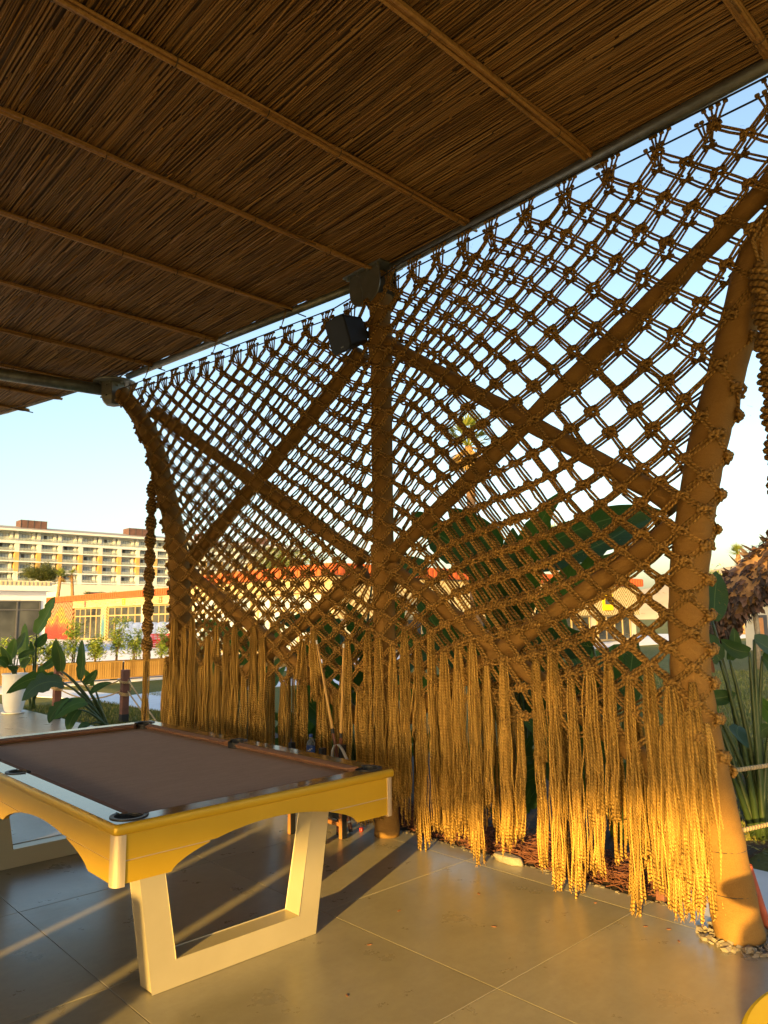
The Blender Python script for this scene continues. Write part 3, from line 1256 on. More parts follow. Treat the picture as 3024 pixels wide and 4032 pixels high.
# rounded gold nosing below the dark rail top
mb = MB()
prof = [(.013, -.0015), (.008, -.003), (.003, -.008), (.0, -.016), (.0, -.036), (.004, -.042), (.012, -.0435), (.03, -.0435)]
rings = [[(x, y, TZ + dz) for x, y in rrect(TX0 + d, TX1 - d, TY0 + d, TY1 - d, .014 + (.012 - d) * .6, 5)] for d, dz in prof]
nn = len(rings[0])
mb.add([p for rg in rings for p in rg], [(i * nn + k, i * nn + (k + 1) % nn, (i + 1) * nn + (k + 1) % nn, (i + 1) * nn + k) for i in range(len(prof) - 1) for k in range(nn)])
mb.build('rail_nosing', 'gold_paint', table, smooth=True)
# cloth bed with pocket bites
bd = []
x0, x1, y0, y1 = TX0 + IN + .002, TX1 - IN - .002, TY0 + IN + .002, TY1 - IN - .002
bd += arc(PC[0], RCN - .004, 88, 2) + arc(PC[1], RCN - .004, 178, 92) + arc(PM[0], RMD - .003, 256, 104) + arc(PC[2], RCN - .004, 268, 182) + arc(PC[3], RCN - .004, 358, 272) + arc(PM[1], RMD - .003, 76, -76)
fill_ring(bd, None, TZ - .065, TZ - .040).build('bed_cloth', 'cloth_brown', table)
# cushions
cw, zt, zb = .052, TZ - .003, TZ - .034


def cushion(p, q, n, cut0, cut1):
    """p,q: ends on the rail inner edge, n: inward normal, cut: how far the nose ends are drawn in"""
    p, q, n = Vector((*p, 0)), Vector((*q, 0)), Vector((*n, 0))
    d = (q - p).normalized()
    prof = [(0, zt), (cw * .45, zt - .001), (cw * .93, zt - .006), (cw, zt - .010), (cw * .96, zt - .014), (cw * .55, zb), (0, zb - .004)]
    V, F = [], []
    for e, sg, ct in ((p, 1, cut0), (q, -1, cut1)):
        V += [tuple(e + n * a + d * (sg * ct * a / cw) + Vector((0, 0, z))) for a, z in prof]
    k = len(prof)
    for i in range(k):
        j = (i + 1) % k
        F.append((i, j, k + j, k + i))
    F += [tuple(range(k - 1, -1, -1)), tuple(range(k, 2 * k))]
    mb = MB()
    mb.add(V, F)
    mb.build('cushion', 'cushion_brown', table, bevel=.002)


e = IN - .002
a0, b0, a1, b1 = TX0 + e, TY0 + e, TX1 - e, TY1 - e
cushion((a0 + .075, b0), (a1 - .075, b0), (0, 1), .045, .045)
cushion((a1 - .075, b1), (a0 + .075, b1), (0, -1), .045, .045)
cushion((a1, b0 + .075), (a1, TYM - .062), (-1, 0), .045, .018)
cushion((a1, TYM + .062), (a1, b1 - .075), (-1, 0), .018, .045)
cushion((a0, TYM - .062), (a0, b0 + .075), (1, 0), .018, .045)
cushion((a0, b1 - .075), (a0, TYM + .062), (1, 0), .045, .018)
# pockets: leather cup and raised U shaped collar
for c, r, a in [(PC[0], RCN, 225), (PC[1], RCN, 315), (PC[2], RCN, 45), (PC[3], RCN, 135), (PM[0], RMD, 0), (PM[1], RMD, 180)]:
    mb = MB()
    mb.lathe((c[0], c[1], 0), [(r - .0015, TZ - .004), (r - .004, TZ - .06), (r - .012, TZ - .13), (0, TZ - .14)], 28)
    pk = mb.build('pocket', 'pocket_leather', table, smooth=True)
    mb = MB()
    w = 118 if r == RCN else 98
    inn, out = arc(c, r - .008, a - w, a + w, 24), arc(c, r + .011, a - w, a + w, 24)
    V, F = [], []
    for (xi, yi), (xo, yo) in zip(inn, out):
        V += [(xi, yi, TZ - .03), (xi, yi, TZ + .0035), (xo, yo, TZ + .0045), (xo, yo, TZ + .0005)]
    for k in range(24):
        for m_ in range(4):
            F.append((k * 4 + m_, k * 4 + (m_ + 1) % 4, (k + 1) * 4 + (m_ + 1) % 4, (k + 1) * 4 + m_))
    F += [(0, 1, 2, 3), (99, 98, 97, 96)]
    mb.add(V, F)
    mb.build('collar', 'pocket_leather', pk, bevel=.002)
# arched aprons: upper board, groove line, lower board
ZS = TZ - .0435


def apron(along, a, b, fixed, arches, n_out, flip=1):
    """board on plane fixed, between a..b, with arches [(start, end, peak)]"""
    def P(u, z): return (u, fixed, z) if along == 'x' else (fixed, u, z)
    def bottom(u):
        for s, e2, pk in arches:
            if s < u < e2:
                t = (u - s) / (e2 - s)
                return .571 + (pk - .571) * math.sin(math.pi * t) ** .62
        return .571
    us = [a + (b - a) * k / 160 for k in range(161)]
    zg = .656
    up, lo, parts = MB(), MB(), []
    for mb_, top, bot, th in ((up, ZS, lambda u: max(zg + .0025, bottom(u)), .02), (lo, zg - .0025, bottom, .022)):
        rows = []
        for u in us:
            zb_ = bot(u)
            if zb_ >= top - .0005: rows.append(None)
            else: rows.append((u, zb_, top))
        for r0, r1 in zip(rows, rows[1:]):
            if r0 is None or r1 is None:
                if mb_ is not up: mb_ = None
                continue
            if mb_ is None or (mb_ is lo and not parts):
                mb_ = MB()
                parts.append(mb_)
            k = Vector(n_out) * (-th)
            q = [Vector(P(r0[0], r0[1])), Vector(P(r1[0], r1[1])), Vector(P(r1[0], r1[2])), Vector(P(r0[0], r0[2]))]
            V = [tuple(v) for v in q] + [tuple(v + k) for v in q]
            mb_.add(V, [(0, 1, 2, 3), (7, 6, 5, 4), (0, 4, 5, 1), (3, 2, 6, 7)])
    o = up.build('apron', 'gold_paint', table)
    for part_ in parts:
        part_.build('lower_board', 'gold_paint', o)
    g = MB()
    k = Vector(n_out) * -.0045
    for r0, r1 in zip(us, us[1:]):
        if bottom(r0) > zg - .004 or bottom(r1) > zg - .004: continue
        q = [Vector(P(r0, zg - .005)) + k, Vector(P(r1, zg - .005)) + k, Vector(P(r1, zg + .005)) + k, Vector(P(r0, zg + .005)) + k]
        g.add([tuple(v) for v in q] + [tuple(v - Vector(n_out) * .008) for v in q], [(0, 1, 2, 3), (7, 6, 5, 4)])
    g.build('groove_highlight', 'trim_satin', o, kind='stuff')  # pale strip paints the light caught along the lower board's edge


I = .012
apron('x', TX0 + .045, TX1 - .045, TY0 + I, [(1.555, 2.575, .692)], (0, -1, 0))
apron('x', TX0 + .045, TX1 - .045, TY1 - I, [(1.555, 2.575, .692)], (0, 1, 0))
AR = [(3.215, 4.325, .676), (4.385, 5.495, .676)]
apron('y', TY0 + .045, TY1 - .045, TX0 + I, AR, (-1, 0, 0))
apron('y', TY0 + .045, TY1 - .045, TX1 - I, AR, (1, 0, 0))
# rounded corner trims
for sx, sy, px, py in ((-1, -1, TX0, TY0), (1, -1, TX1, TY0), (1, 1, TX1, TY1), (-1, 1, TX0, TY1)):
    cxx, cyy = px - sx * .052, py - sy * .052
    pts = [(px - sx * .052, py - sy * .006)] + [(cxx + sx * .014 + sx * .032 * math.sin(R(k)), cyy + sy * .014 + sy * .032 * math.cos(R(k))) for k in range(0, 91, 15)] + [(px - sx * .006, py - sy * .052), (cxx, cyy)]
    mb = MB()
    mb.prism([(x, y, .562) for x, y in pts], (0, 0, 1), ZS - .562)
    mb.build('corner_trim', 'trim_satin', table)
# splayed U shaped legs
for ya in (3.188, 5.412):
    mb = MB()
    poly = [(1.607, 0.006), (2.489, .006), (2.592, .70), (2.486, .70), (2.383, .118), (1.713, .118), (1.612, .70), (1.506, .70)]
    mb.prism([(x, ya, z) for x, z in poly], (0, 1, 0), .112)
    mb.f = [(7, 0, 5, 6), (0, 1, 4, 5), (1, 2, 3, 4), (15, 14, 13, 8), (8, 13, 12, 9), (9, 12, 11, 10)] + mb.f[2:]
    mb.uv = [[(0, 0)] * len(f) for f in mb.f]
    lg = mb.build('leg', 'leg_paint', table, bevel=.004, seg=3)
    mb = MB()
    for xx in (1.66, 2.42): mb.box(xx - .045, xx + .045, ya + .015, ya + .10, 0, .0065)
    mb.build('foot_pad', 'black_rubber', lg)
mb = MB()
mb.box(TX0 + .10, TX1 - .10, TY0 + .12, TY1 - .12, .69, TZ - .068)
mb.build('slate_support', 'stalk_brown', table)

# ------------------------------------------------------------------ stool with bottle, cues, chalk
st = thing('folding_stool', (3.55, 4.52, 0), 'black folding stool with orange wood legs behind the pool table', 'stool')
sx0, sx1, sy0, sy1 = 3.45, 3.64, 4.34, 4.71
for x_, y_ in ((sx0, sy0), (sx1, sy0), (sx0, sy1), (sx1, sy1)):
    mb = MB()
    mb.box(x_ - .014, x_ + .030, y_ - .014, y_ + .026, .004, .665)
    l_ = mb.build('leg', 'black_plastic', st, bevel=.003)
    mb = MB()
    mb.box(x_ - .017, x_ - .0145, y_ - .010, y_ + .022, .004, .50)
    mb.build('leg_edge', 'wood_orange', l_)
mb = MB()
mb.box(sx0 + .02, sx1, sy0 + .02, sy1, .498, .522)
mb.build('seat', 'black_plastic', st, bevel=.004)
for z_ in (.085, .30):
    mb = MB()
    mb.box(sx1 - .012, sx1 + .012, sy0 + .026, sy1 - .014, z_, z_ + .028)
    mb.build('crossbar', 'wood_orange', st, bevel=.003)
mb = MB()
mb.box(sx1 - .004, sx1 + .004, sy0 + .03, sy1 - .02, .13, .28)
mb.build('side_panel', 'black_plastic', st, bevel=.002)
mb = MB()
strap = [(3.60, 4.42, .525), (3.60, 4.41, .62), (3.60, 4.385, .662), (3.60, 4.345, .672), (3.60, 4.305, .645), (3.60, 4.25, .58), (3.60, 4.22, .53)]
V, F = [], []
for p in strap: V += [(p[0] - .006, p[1], p[2]), (p[0] + .022, p[1] + .004, p[2])]
for k in range(len(strap) - 1): F.append((2 * k, 2 * k + 1, 2 * k + 3, 2 * k + 2))
mb.add(V, F)
sp = mb.build('strap', 'white_plastic', smooth=True, label='white strap looped over the stool beside the cues', cat='strap')
so = sp.modifiers.new('solid', 'SOLIDIFY')
so.thickness = .003
bt = thing('water_bottle', (3.59, 4.655, .523), 'clear plastic water bottle with blue label and cap on the stool', 'bottle')
bx, by, bz = 3.59, 4.655, .523
mb = MB()
mb.lathe((bx, by, bz), [(0, 0), (.028, 0), (.033, .006), (.033, .03), (.031, .035), (.033, .042), (.033, .115), (.030, .135), (.018, .155), (.0135, .163), (.0135, .178)], 24)
mb.build('body', 'bottle_clear', bt, smooth=True)
mb = MB()
mb.lathe((bx, by, bz), [(.0335, .050), (.0338, .052), (.0338, .105), (.0335, .107)], 24)
lb = mb.build('label', 'label_blue', bt, smooth=True)
mb = MB()
for k in range(3):
    th = R(200 + 22 * k)
    mb.obox((bx + .0342 * math.cos(th), by + .0342 * math.sin(th), bz + .078 + .006 * k), Vector((-math.sin(th), math.cos(th), 0)) * .005, Vector((math.cos(th), math.sin(th), 0)) * .0004, Vector((0, 0, .004 + .003 * (k == 1))))
mb.build('print', 'white_plastic', lb)
mb = MB()
mb.lathe((bx, by, bz), [(0, .194), (.0145, .194), (.0150, .191), (.0150, .172), (.0135, .172)], 20)
mb.build('cap', 'cap_blue', bt, smooth=True)
for (a, b, lab) in (((3.68, 4.70, 1.425), (3.78, 4.41, .01), 'wooden pool cue leaning left against the rope fringe'),
                    ((3.68, 4.364, 1.403), (3.665, 4.42, .012), 'wooden pool cue standing nearly upright by the stool')):
    a, b = Vector(a), Vector(b)
    q = thing('pool_cue', b, lab, 'cue', 'pool cues by the stool')
    L = lambda u: b + (a - b) * u
    for nm, u0, u1, r0, r1, mt in (('butt', .015, .50, .0155, .0125, 'cue_butt'), ('joint', .50, .525, .0128, .0122, 'black_plastic'), ('shaft', .525, .978, .0118, .0068, 'cue_maple'), ('ferrule', .978, 1.0, .0072, .0070, 'white_plastic'), ('bumper', 0, .015, .0145, .016, 'black_rubber')):
        mb = MB()
        mb.tube([L(u0), L(u1)], [r0, r1], 10)
        mb.build(nm, mt, q, smooth=False)
    mb = MB()
    mb.tube([L(.047), L(.055)], .0162, 10)
    mb.build('ring', 'white_plastic', q)
ck = thing('chalk_cube', (3.875, 4.40, 0), 'small red cube of cue chalk on the floor', 'chalk')
mb = MB()
mb.obox((3.875, 4.40, .0125), Vector((.011, .005, 0)), Vector((-.005, .011, 0)), Vector((0, 0, .0125)))
cb = mb.build('block', 'red_label', ck, bevel=.002)
mb = MB()
mb.obox((3.868, 4.390, .0125), Vector((.0062, .0028, 0)), Vector((-.0005, .001, 0)), Vector((0, 0, .003)))
mb.build('print', 'white_plastic', cb)

# loudspeaker on the middle column
sp = thing('loudspeaker', (3.72, 4.37, 3.88), 'black box loudspeaker mounted high on the middle column', 'speaker')
c0 = Vector((3.70, 4.305, 3.865))
fx = Vector((-1, .10, -.34)).normalized()
fy = Vector((.10, 1, 0)).normalized()
fz = fx.cross(fy).normalized()
if fz.z < 0: fz = -fz
mb = MB()
poly = []
for (u, w, r) in ((-.135, .14, .045), (.135, .14, .045), (.135, -.14, .045), (-.135, -.14, .045)):
    su, sw = (1 if u > 0 else -1), (1 if w > 0 else -1)
    a0 = {(-1, 1): 180, (1, 1): 90, (1, -1): 0, (-1, -1): 270}[(su, sw)]
    for k in range(5):
        an = R(a0 - 22.5 * k)
        poly.append(c0 + fy * (u - su * r + r * math.cos(an)) + fz * (w - sw * r + r * math.sin(an)) + fx * .11)
front = poly
back = [c0 + (p - c0 - fx * .11) * .74 - fx * .10 for p in poly]
k = len(poly)
mb.add([tuple(p) for p in front] + [tuple(p) for p in back], [tuple(range(k)), tuple(range(2 * k - 1, k - 1, -1))] + [(i, k + i, k + (i + 1) % k, (i + 1) % k) for i in range(k)])
mb.build('cabinet', 'black_plastic', sp, bevel=.006)
mb = MB()
gp = [c0 + (p - c0 - fx * .11) * .94 + fx * .1115 for p in front]
mb.prism(gp, fx, .004)
gr = mb.build('grille', 'speaker_grille', sp)
mb = MB()
bc = c0 + fx * .117 - fz * .105 - fy * .02
mb.obox(bc, fy * .017, fz * .0045, fx * .001)
mb.build('badge', 'steel_plate', gr)
mb = MB()
mb.bar(c0 - fx * .10, pos(.065, 3.86), .03, .05)
mb.lathe(c0 - fx * .10, [(0, -.01), (.05, -.01), (.05, .012), (0, .012)], 14, fx)
mb.build('bracket', 'black_plastic', sp)
mb = MB()
mb.tube([(3.80, 4.33, 4.43), (3.79, 4.28, 4.38), (3.80, 4.24, 4.22), (3.80, 4.25, 4.08), (3.78, 4.30, 4.00)], .0045, 6)
mb.build('lead', 'galvanised', sp, smooth=True)

# yellow round table at the lower right
yt = thing('round_table', (1.815, .272, 0), 'bright yellow round table top cut off by the lower right corner', 'table')
mb = MB()
mb.lathe((1.815, .272, 0), [(0, .74), (.455, .74), (.464, .737), (.468, .731), (.468, .716), (.462, .708), (0, .705)], 96)
mb.build('table_top', 'yellow_paint', yt, smooth=False, bevel=.0)
mb = MB()
mb.lathe((1.815, .272, 0), [(0, .704), (.03, .704), (.03, .06), (.05, .03), (.24, .015), (.25, 0), (0, 0)], 32)
mb.build('pedestal', 'steel_plate', yt, smooth=True)

# terracotta pipe beside the right column
mb = MB()
mb.tube([(4.16, 1.60, 0), (4.12, 1.66, .30)], .022, 16, cap=False)
mb.tube([(4.16, 1.60, 0), (4.12, 1.66, .298)], .017, 16)
mb.build('conduit_pipe', 'terracotta', smooth=True, label='orange conduit pipe sticking up behind the right column foot', cat='pipe')
mb = MB()
mb.tube([(4.19, 1.66, .0), (4.155, 1.70, .30)], .018, 14)
mb.build('conduit_pipe', 'orange_dark', smooth=True, label='darker conduit pipe half hidden behind the orange one', cat='pipe')

# ------------------------------------------------------------------ bed: twigs, stones
mb = MB()
for i in range(2600):
    x = 4.13 + abs(random.gauss(0, .16))
    y = random.uniform(2.15, 5.2)
    z = random.uniform(0, .12) * math.exp(-((x - 4.3) / .25) ** 2) + .004
    a = random.uniform(0, 6.28)
    L = random.uniform(.05, .2)
    e = Vector((math.cos(a) * L, math.sin(a) * L, jit(.05)))
    mb.tube([(x, y, z), (max(4.11, x + e.x * .5 + jit(.01)), y + e.y * .5 + jit(.01), max(.003, z + e.z * .5)), (max(4.11, x + e.x), y + e.y, max(.003, z + e.z))], random.uniform(.0015, .004), 3, cap=False)
mb.build('twig_mulch', 'twig', kind='stuff', label='dry reddish twigs heaped in the bed below the fringe', cat='mulch')


def rock(name, c, sx_, sy_, sz_, mat, label, cat, group=None, seed=0):
    bm = bmesh.new()
    bmesh.ops.create_icosphere(bm, subdivisions=3, radius=1)
    mb = MB()
    for v in bm.verts:
        p = v.co * (1 + .25 * noise.noise(v.co * 1.7 + Vector((seed, 0, 0))) + .08 * noise.noise(v.co * 5 + Vector((seed, 3, 0))))
        p.z = max(-.35, min(.55, p.z))
        v.co = p
    bm.verts.index_update()
    mb.add([(c[0] + v.co.x * sx_, c[1] + v.co.y * sy_, c[2] + (v.co.z + .35) * sz_) for v in bm.verts], [[v.index for v in f.verts] for f in bm.faces])
    bm.free()
    return mb.build(name, mat, smooth=True, label=label, cat=cat, group=group)


rock('flat_stone', (4.07, 3.17, 0), .05, .115, .05, 'stone', 'flat pale stone at the floor edge under the lit fringe', 'stone', seed=3)
rock('flat_stone', (4.10, 4.62, 0), .05, .10, .05, 'stone', 'flat dull stone at the floor edge behind the table corner', 'stone', seed=8)
mb = MB()
for i in range(240):
    x, y = 4.10 + jit(.03), random.uniform(2.1, 4.8)
    s_ = random.uniform(.002, .008)
    mb.obox((x - .01, y, s_ * .5), Vector((s_, jit(.004), 0)), Vector((jit(.004), s_, 0)), Vector((0, 0, s_ * .6)))
mb.build('gravel_crumbs', 'gravel', kind='stuff', label='crumbs of gravel along the floor edge', cat='gravel')
mb = MB()   # litter on the floor
for (x, y) in ((3.5, 2.95), (3.75, 2.05), (3.8, 1.95), (3.7, 1.85), (3.0, 3.1), (3.2, 2.6), (2.6, 2.9), (2.2, 2.6), (3.85, 2.4)):
    a = random.random() * 3
    mb.obox((x, y, .002), Vector((math.cos(a), math.sin(a), 0)) * random.uniform(.006, .014), Vector((-math.sin(a), math.cos(a), 0)) * .003, Vector((0, 0, .0015)))
mb.build('floor_litter', 'leaf_dry', kind='stuff', label='bits of dry leaf scattered on the floor', cat='litter')

# rope barrier behind the right column
for z, lab in ((.62, 'upper taut rope of the barrier behind the right column'), (.26, 'lower taut rope of the barrier behind the right column')):
    mb = MB()
    mb.tube([(lerp(4.15, 9.0, q / 12), lerp(2.15, 1.15, q / 12), z + .02 - .05 * math.sin(math.pi * q / 12)) for q in range(13)], .014, 8)
    mb.build('barrier_rope', 'rope_pale', smooth=True, label=lab, cat='rope', group='barrier ropes')
mb = MB()
mb.box(4.12, 4.17, 2.13, 2.18, 0, .72)
mb.build('rope_stake', 'post_wood', label='dark stake holding the barrier ropes behind the right column', cat='post', bevel=.004)

# ------------------------------------------------------------------ PLANTS
FACE = Vector((-.69, -.73, .15)).normalized()


def blade(base, tip, w, sag=.08, fold=.35, tilt=.0, torn=0, face=FACE, n=14):
    b, t = Vector(base), Vector(tip)
    d = t - b
    L = d.length
    dn = d.normalized()
    nrm = face - dn * face.dot(dn)
    if nrm.length < .2: nrm = dn.orthogonal()
    nrm.normalize()
    side = dn.cross(nrm).normalized()
    nrm = (nrm * math.cos(tilt) + side * math.sin(tilt)).normalized()
    side = dn.cross(nrm).normalized()
    bow = side * (sag * L)
    V, F, UV = [], [], []
    cols = (-1, -.55, 0, .55, 1)
    cuts = set(random.sample(range(3, n - 1), min(torn, n - 4))) if torn else set()
    for i in range(n + 1):
        u = i / n
        c = b + d * u + bow * (4 * u * (1 - u)) - Vector((0, 0, 1)) * (sag * L * u * u * .6)
        hw = w * .5 * max(.03, (math.sin(math.pi * min(1, .06 + u * .94) ** .85)) ** .6)
        for q in cols:
            k = hw * (1 + .05 * noise.noise(Vector((b.x * 5 + q, u * 6, L))))
            if i in cuts and abs(q) == 1: k *= .72
            V.append(tuple(c + side * (q * k * (1 - .12 * abs(q) * fold)) + nrm * (abs(q) * k * fold + .06 * hw * math.sin(u * 9 + q * 2))))
    for i in range(n):
        for j in range(4):
            a = i * 5 + j
            F.append((a, a + 1, a + 6, a + 5))
            UV.append([(i / n + .001, cols[j]), (i / n + .001, cols[j + 1]), ((i + 1) / n, cols[j + 1]), ((i + 1) / n, cols[j])])
    mb = MB()
    mb.add(V, F, UV)
    return mb


def curve3(a, b, c, n=10):
    a, b, c = Vector(a), Vector(b), Vector(c)
    return [a * (1 - t) ** 2 + b * (2 * t * (1 - t)) + c * t * t for t in [k / n for k in range(n + 1)]]


def leafy(name, base, leaves, label, cat='plant', group=None, stalk_r=.014):
    """leaves: (blade base, tip, width, material[, stalk foot offset, sag, torn])"""
    root = thing(name, base, label, cat, group)
    B = Vector(base)
    for lf in leaves:
        b, t, w, mt = lf[:4]
        sag = lf[4] if len(lf) > 4 else .08
        torn = lf[5] if len(lf) > 5 else 0
        bl = blade(b, t, w, sag, random.uniform(.18, .42), jit(.5), torn).build('leaf', mt, root, smooth=True)
        mb = MB()
        foot = B + Vector((jit(.05), jit(.05), 0))
        b_ = Vector(b)
        mid = foot.lerp(b_, .55) + Vector((0, 0, .18 * (b_ - foot).length))
        ext = b_ + (Vector(t) - b_) * .25
        pts = curve3(foot, mid, b_, 10)
        mb.tube(pts, [lerp(stalk_r * 1.5, stalk_r * .65, k / 10) for k in range(11)], 7)
        mb.build('stalk', 'stalk', root, smooth=True)
    return root


D_, M_, B_, Y_ = 'leaf_dark', 'leaf_mid', 'leaf_blue', 'leaf_dry'
leafy('strelitzia_plant', (4.914, 11.6, 0), [
    ((4.2, 11.57, .87), (4.07, 11.5, 1.33), .20, D_, .05), ((4.22, 11.6, .87), (4.13, 11.65, 1.34), .17, D_, -.04),
    ((4.51, 11.6, .72), (4.47, 11.5, 1.35), .20, D_, .04, 1), ((4.56, 11.6, .66), (4.72, 11.5, .88), .14, D_),
    ((4.66, 11.57, .51), (4.96, 11.5, .63), .12, D_, -.12), ((4.21, 11.5, .69), (3.58, 11.3, .57), .30, B_, .16, 4),
    ((4.18, 11.6, .73), (3.46, 11.6, .66), .24, D_, .14, 3), ((4.33, 11.5, .46), (3.97, 11.3, .19), .20, D_, .12, 2),
    ((4.57, 11.5, .39), (4.04, 11.3, .24), .22, M_, .10), ((4.45, 11.45, .29), (4.25, 11.3, .03), .18, D_, .1),
    ((4.64, 11.5, .06), (4.42, 11.4, .02), .10, D_), ((4.75, 11.7, .62), (4.62, 11.8, .88), .13, M_)],
    'dark strelitzia plant with drooping paddle leaves just beyond the pool table', stalk_r=.016)
leafy('strelitzia_plant', (4.43, 14.4, .66), [
    ((4.33, 14.4, .96), (4.35, 14.3, 1.34), .20, M_, .04), ((4.44, 14.45, 1.12), (4.56, 14.4, 1.44), .18, D_, .05),
    ((4.30, 14.3, .86), (4.10, 14.2, 1.22), .19, D_, .08), ((4.43, 14.3, .98), (4.70, 14.2, 1.08), .11, D_, -.1),
    ((4.26, 14.3, .84), (3.99, 14.2, 1.0), .17, D_, .12), ((4.5, 14.35, .85), (4.62, 14.2, .98), .14, D_, .1), ((4.38, 14.3, .78), (4.2, 14.1, .88), .15, D_, .1)],
    'young strelitzia growing in the tall white pot', stalk_r=.011)
leafy('banana_plant', (4.92, 14.9, 0), [
    ((4.79, 14.5, 1.40), (5.05, 14.4, 2.09), .31, M_, .03, 3), ((4.63, 14.6, .78), (4.61, 14.6, 1.60), .26, M_, .02, 1),
    ((4.82, 14.6, 1.16), (4.97, 14.5, 1.41), .18, D_, .05), ((4.81, 14.7, 1.0), (4.73, 14.6, 1.28), .14, D_), ((4.88, 14.6, .50), (4.90, 14.5, .84), .16, M_),
    ((4.99, 14.5, .52), (5.10, 14.4, .70), .20, D_), ((5.0, 14.7, .75), (5.2, 14.5, 1.0), .17, D_, .1), ((5.1, 15.2, .3), (5.35, 15, .52), .2, M_, .1)],
    'tall green banana plant with paddle leaves behind the white pot', stalk_r=.017)
leafy('strelitzia_plant', (5.75, 2.20, 0), [
    ((5.75, 2.44, 1.54), (5.85, 2.42, 1.93), .20, D_, .03), ((5.6, 2.34, 1.25), (5.35, 2.42, 1.47), .17, B_, .06, 1),
    ((5.68, 2.30, 1.25), (5.72, 2.27, 1.50), .10, D_), ((5.72, 2.17, 1.31), (5.55, 2.30, 1.39), .12, D_, -.1),
    ((5.75, 2.14, 1.40), (5.95, 2.02, 1.33), .16, B_, .1), ((5.8, 2.11, 1.28), (6.0, 2.02, 1.14), .14, D_, .1), ((5.6, 2.46, .97), (5.7, 2.28, 1.02), .12, D_),
    ((5.6, 2.44, .96), (5.6, 2.40, .78), .12, M_), ((5.85, 2.07, 1.0), (6.05, 2.0, .92), .12, B_, .15), ((5.8, 2.10, .78), (5.75, 2.18, .70), .10, D_),
    ((5.45, 2.3, .55), (5.2, 2.35, .42), .12, D_, .1), ((5.9, 2.2, .95), (6.2, 2.05, .8), .14, M_, .15), ((5.5, 2.2, .80), (5.25, 2.05, .72), .12, D_, .12)],
    'strelitzia with long bare stalks right of the rope screen', stalk_r=.017)
mb_ = blade((5.36, 2.42, 1.47), (5.42, 2.31, 1.18), .11, .05, .4, .3)
mb_.build('withered_leaf', 'leaf_dry', smooth=True, label='brown withered leaf tip hanging beside the right column', cat='leaf')


def bush(name, base, n, h, spread, label, group, mats=(D_, D_, M_), w=(.16, .26)):
    lv = []
    for k in range(n):
        a = random.uniform(0, 6.28)
        hh = h * random.uniform(.35, 1.0)
        ln = random.uniform(.30, .46) * h
        el = random.uniform(.15, 1.35)
        b = Vector(base) + Vector((math.cos(a) * spread * .3, math.sin(a) * spread * .3, max(.1, hh - ln * math.sin(el))))
        t = b + Vector((math.cos(a) * math.cos(el), math.sin(a) * math.cos(el), math.sin(el))) * ln
        lv.append((b, t, random.uniform(*w), random.choice(mats), jit(.12), random.choice((1, 2, 3, 4))))
    return leafy(name, base, lv, label, 'plant', group, .015)


G_ = 'banana plants behind the rope net'
bush('banana_plant', (5.45, 4.05, 0), 20, 2.7, .62, 'tallest banana plant behind the net right of the middle column', G_, (D_, D_, M_), (.28, .42))
bush('banana_plant', (5.35, 6.1, 0), 15, 2.25, .65, 'banana plant behind the net left of the middle column', G_, (D_, D_, M_), (.26, .38))
bush('banana_plant', (5.1, 2.95, 0), 13, 1.75, .5, 'low banana plant behind the brace near the right column', G_, w=(.2, .3))
bush('banana_plant', (5.3, 8.2, 0), 12, 1.7, .6, 'far low banana plant behind the left part of the net', G_)
for k, (x, y, lab) in enumerate(((4.75, 2.6, 'small bedding plant under the near fringe'), (4.7, 3.7, 'small bedding plant left of the flat stone'), (4.8, 4.9, 'small bedding plant behind the stool'), (4.8, 6.4, 'small bedding plant behind the far half of the table'))):
    bush('bedding_plant', (x, y, 0), 14, .75, .38, lab, 'low plants in the bed', (D_, D_), (.09, .16))
# ground cover at the right
mb = MB()
for i in range(900):
    x, y = random.uniform(5.1, 6.6), random.uniform(1.1, 2.3)
    c = Vector((x, y, random.uniform(.01, .10)))
    a, e = random.uniform(0, 6.28), random.uniform(.01, .028)
    d = Vector((math.cos(a), math.sin(a), random.uniform(-.2, .5))) * e
    sd = Vector((-math.sin(a), math.cos(a), 0)) * e * .45
    mb.add([tuple(c - d), tuple(c + sd), tuple(c + d), tuple(c - sd)], [(0, 1, 2, 3)])
mb.build('ground_cover', 'pine_leaf', kind='stuff', label='low leafy ground cover at the foot of the right strelitzia', cat='ground cover')
# grass blades on the nearer lawns
mb = MB()


def blades(n, fx_, h=(.02, .05)):
    for i in range(n):
        x, y = fx_()
        a = random.uniform(0, 6.28)
        hh = random.uniform(*h)
        w = hh * .09 + .002
        lx, ly = math.cos(a) * hh * .5, math.sin(a) * hh * .5
        mb.add([(x - w * math.sin(a), y + w * math.cos(a), -.03), (x + w * math.sin(a), y - w * math.cos(a), -.03), (x + lx, y + ly, -.03 + hh)], [(0, 1, 2)])


def wedge():
    d = 5.5 + 16 * random.random() ** 1.6
    a = random.uniform(.30, .52)
    return (.727 * a * d + .6866 * d, -.6866 * a * d + .727 * d)


blades(26000, wedge, (.035, .075))
blades(9000, lambda: (random.uniform(4.9, 6.4), random.uniform(10.7, 15.5)), (.03, .07))
blades(3500, lambda: (random.uniform(7.6, 10.5), random.uniform(15.0, 16.1)), (.03, .07))
mb.build('grass', 'grass_blade', kind='stuff', label='short dry green grass of the lawn', cat='grass')

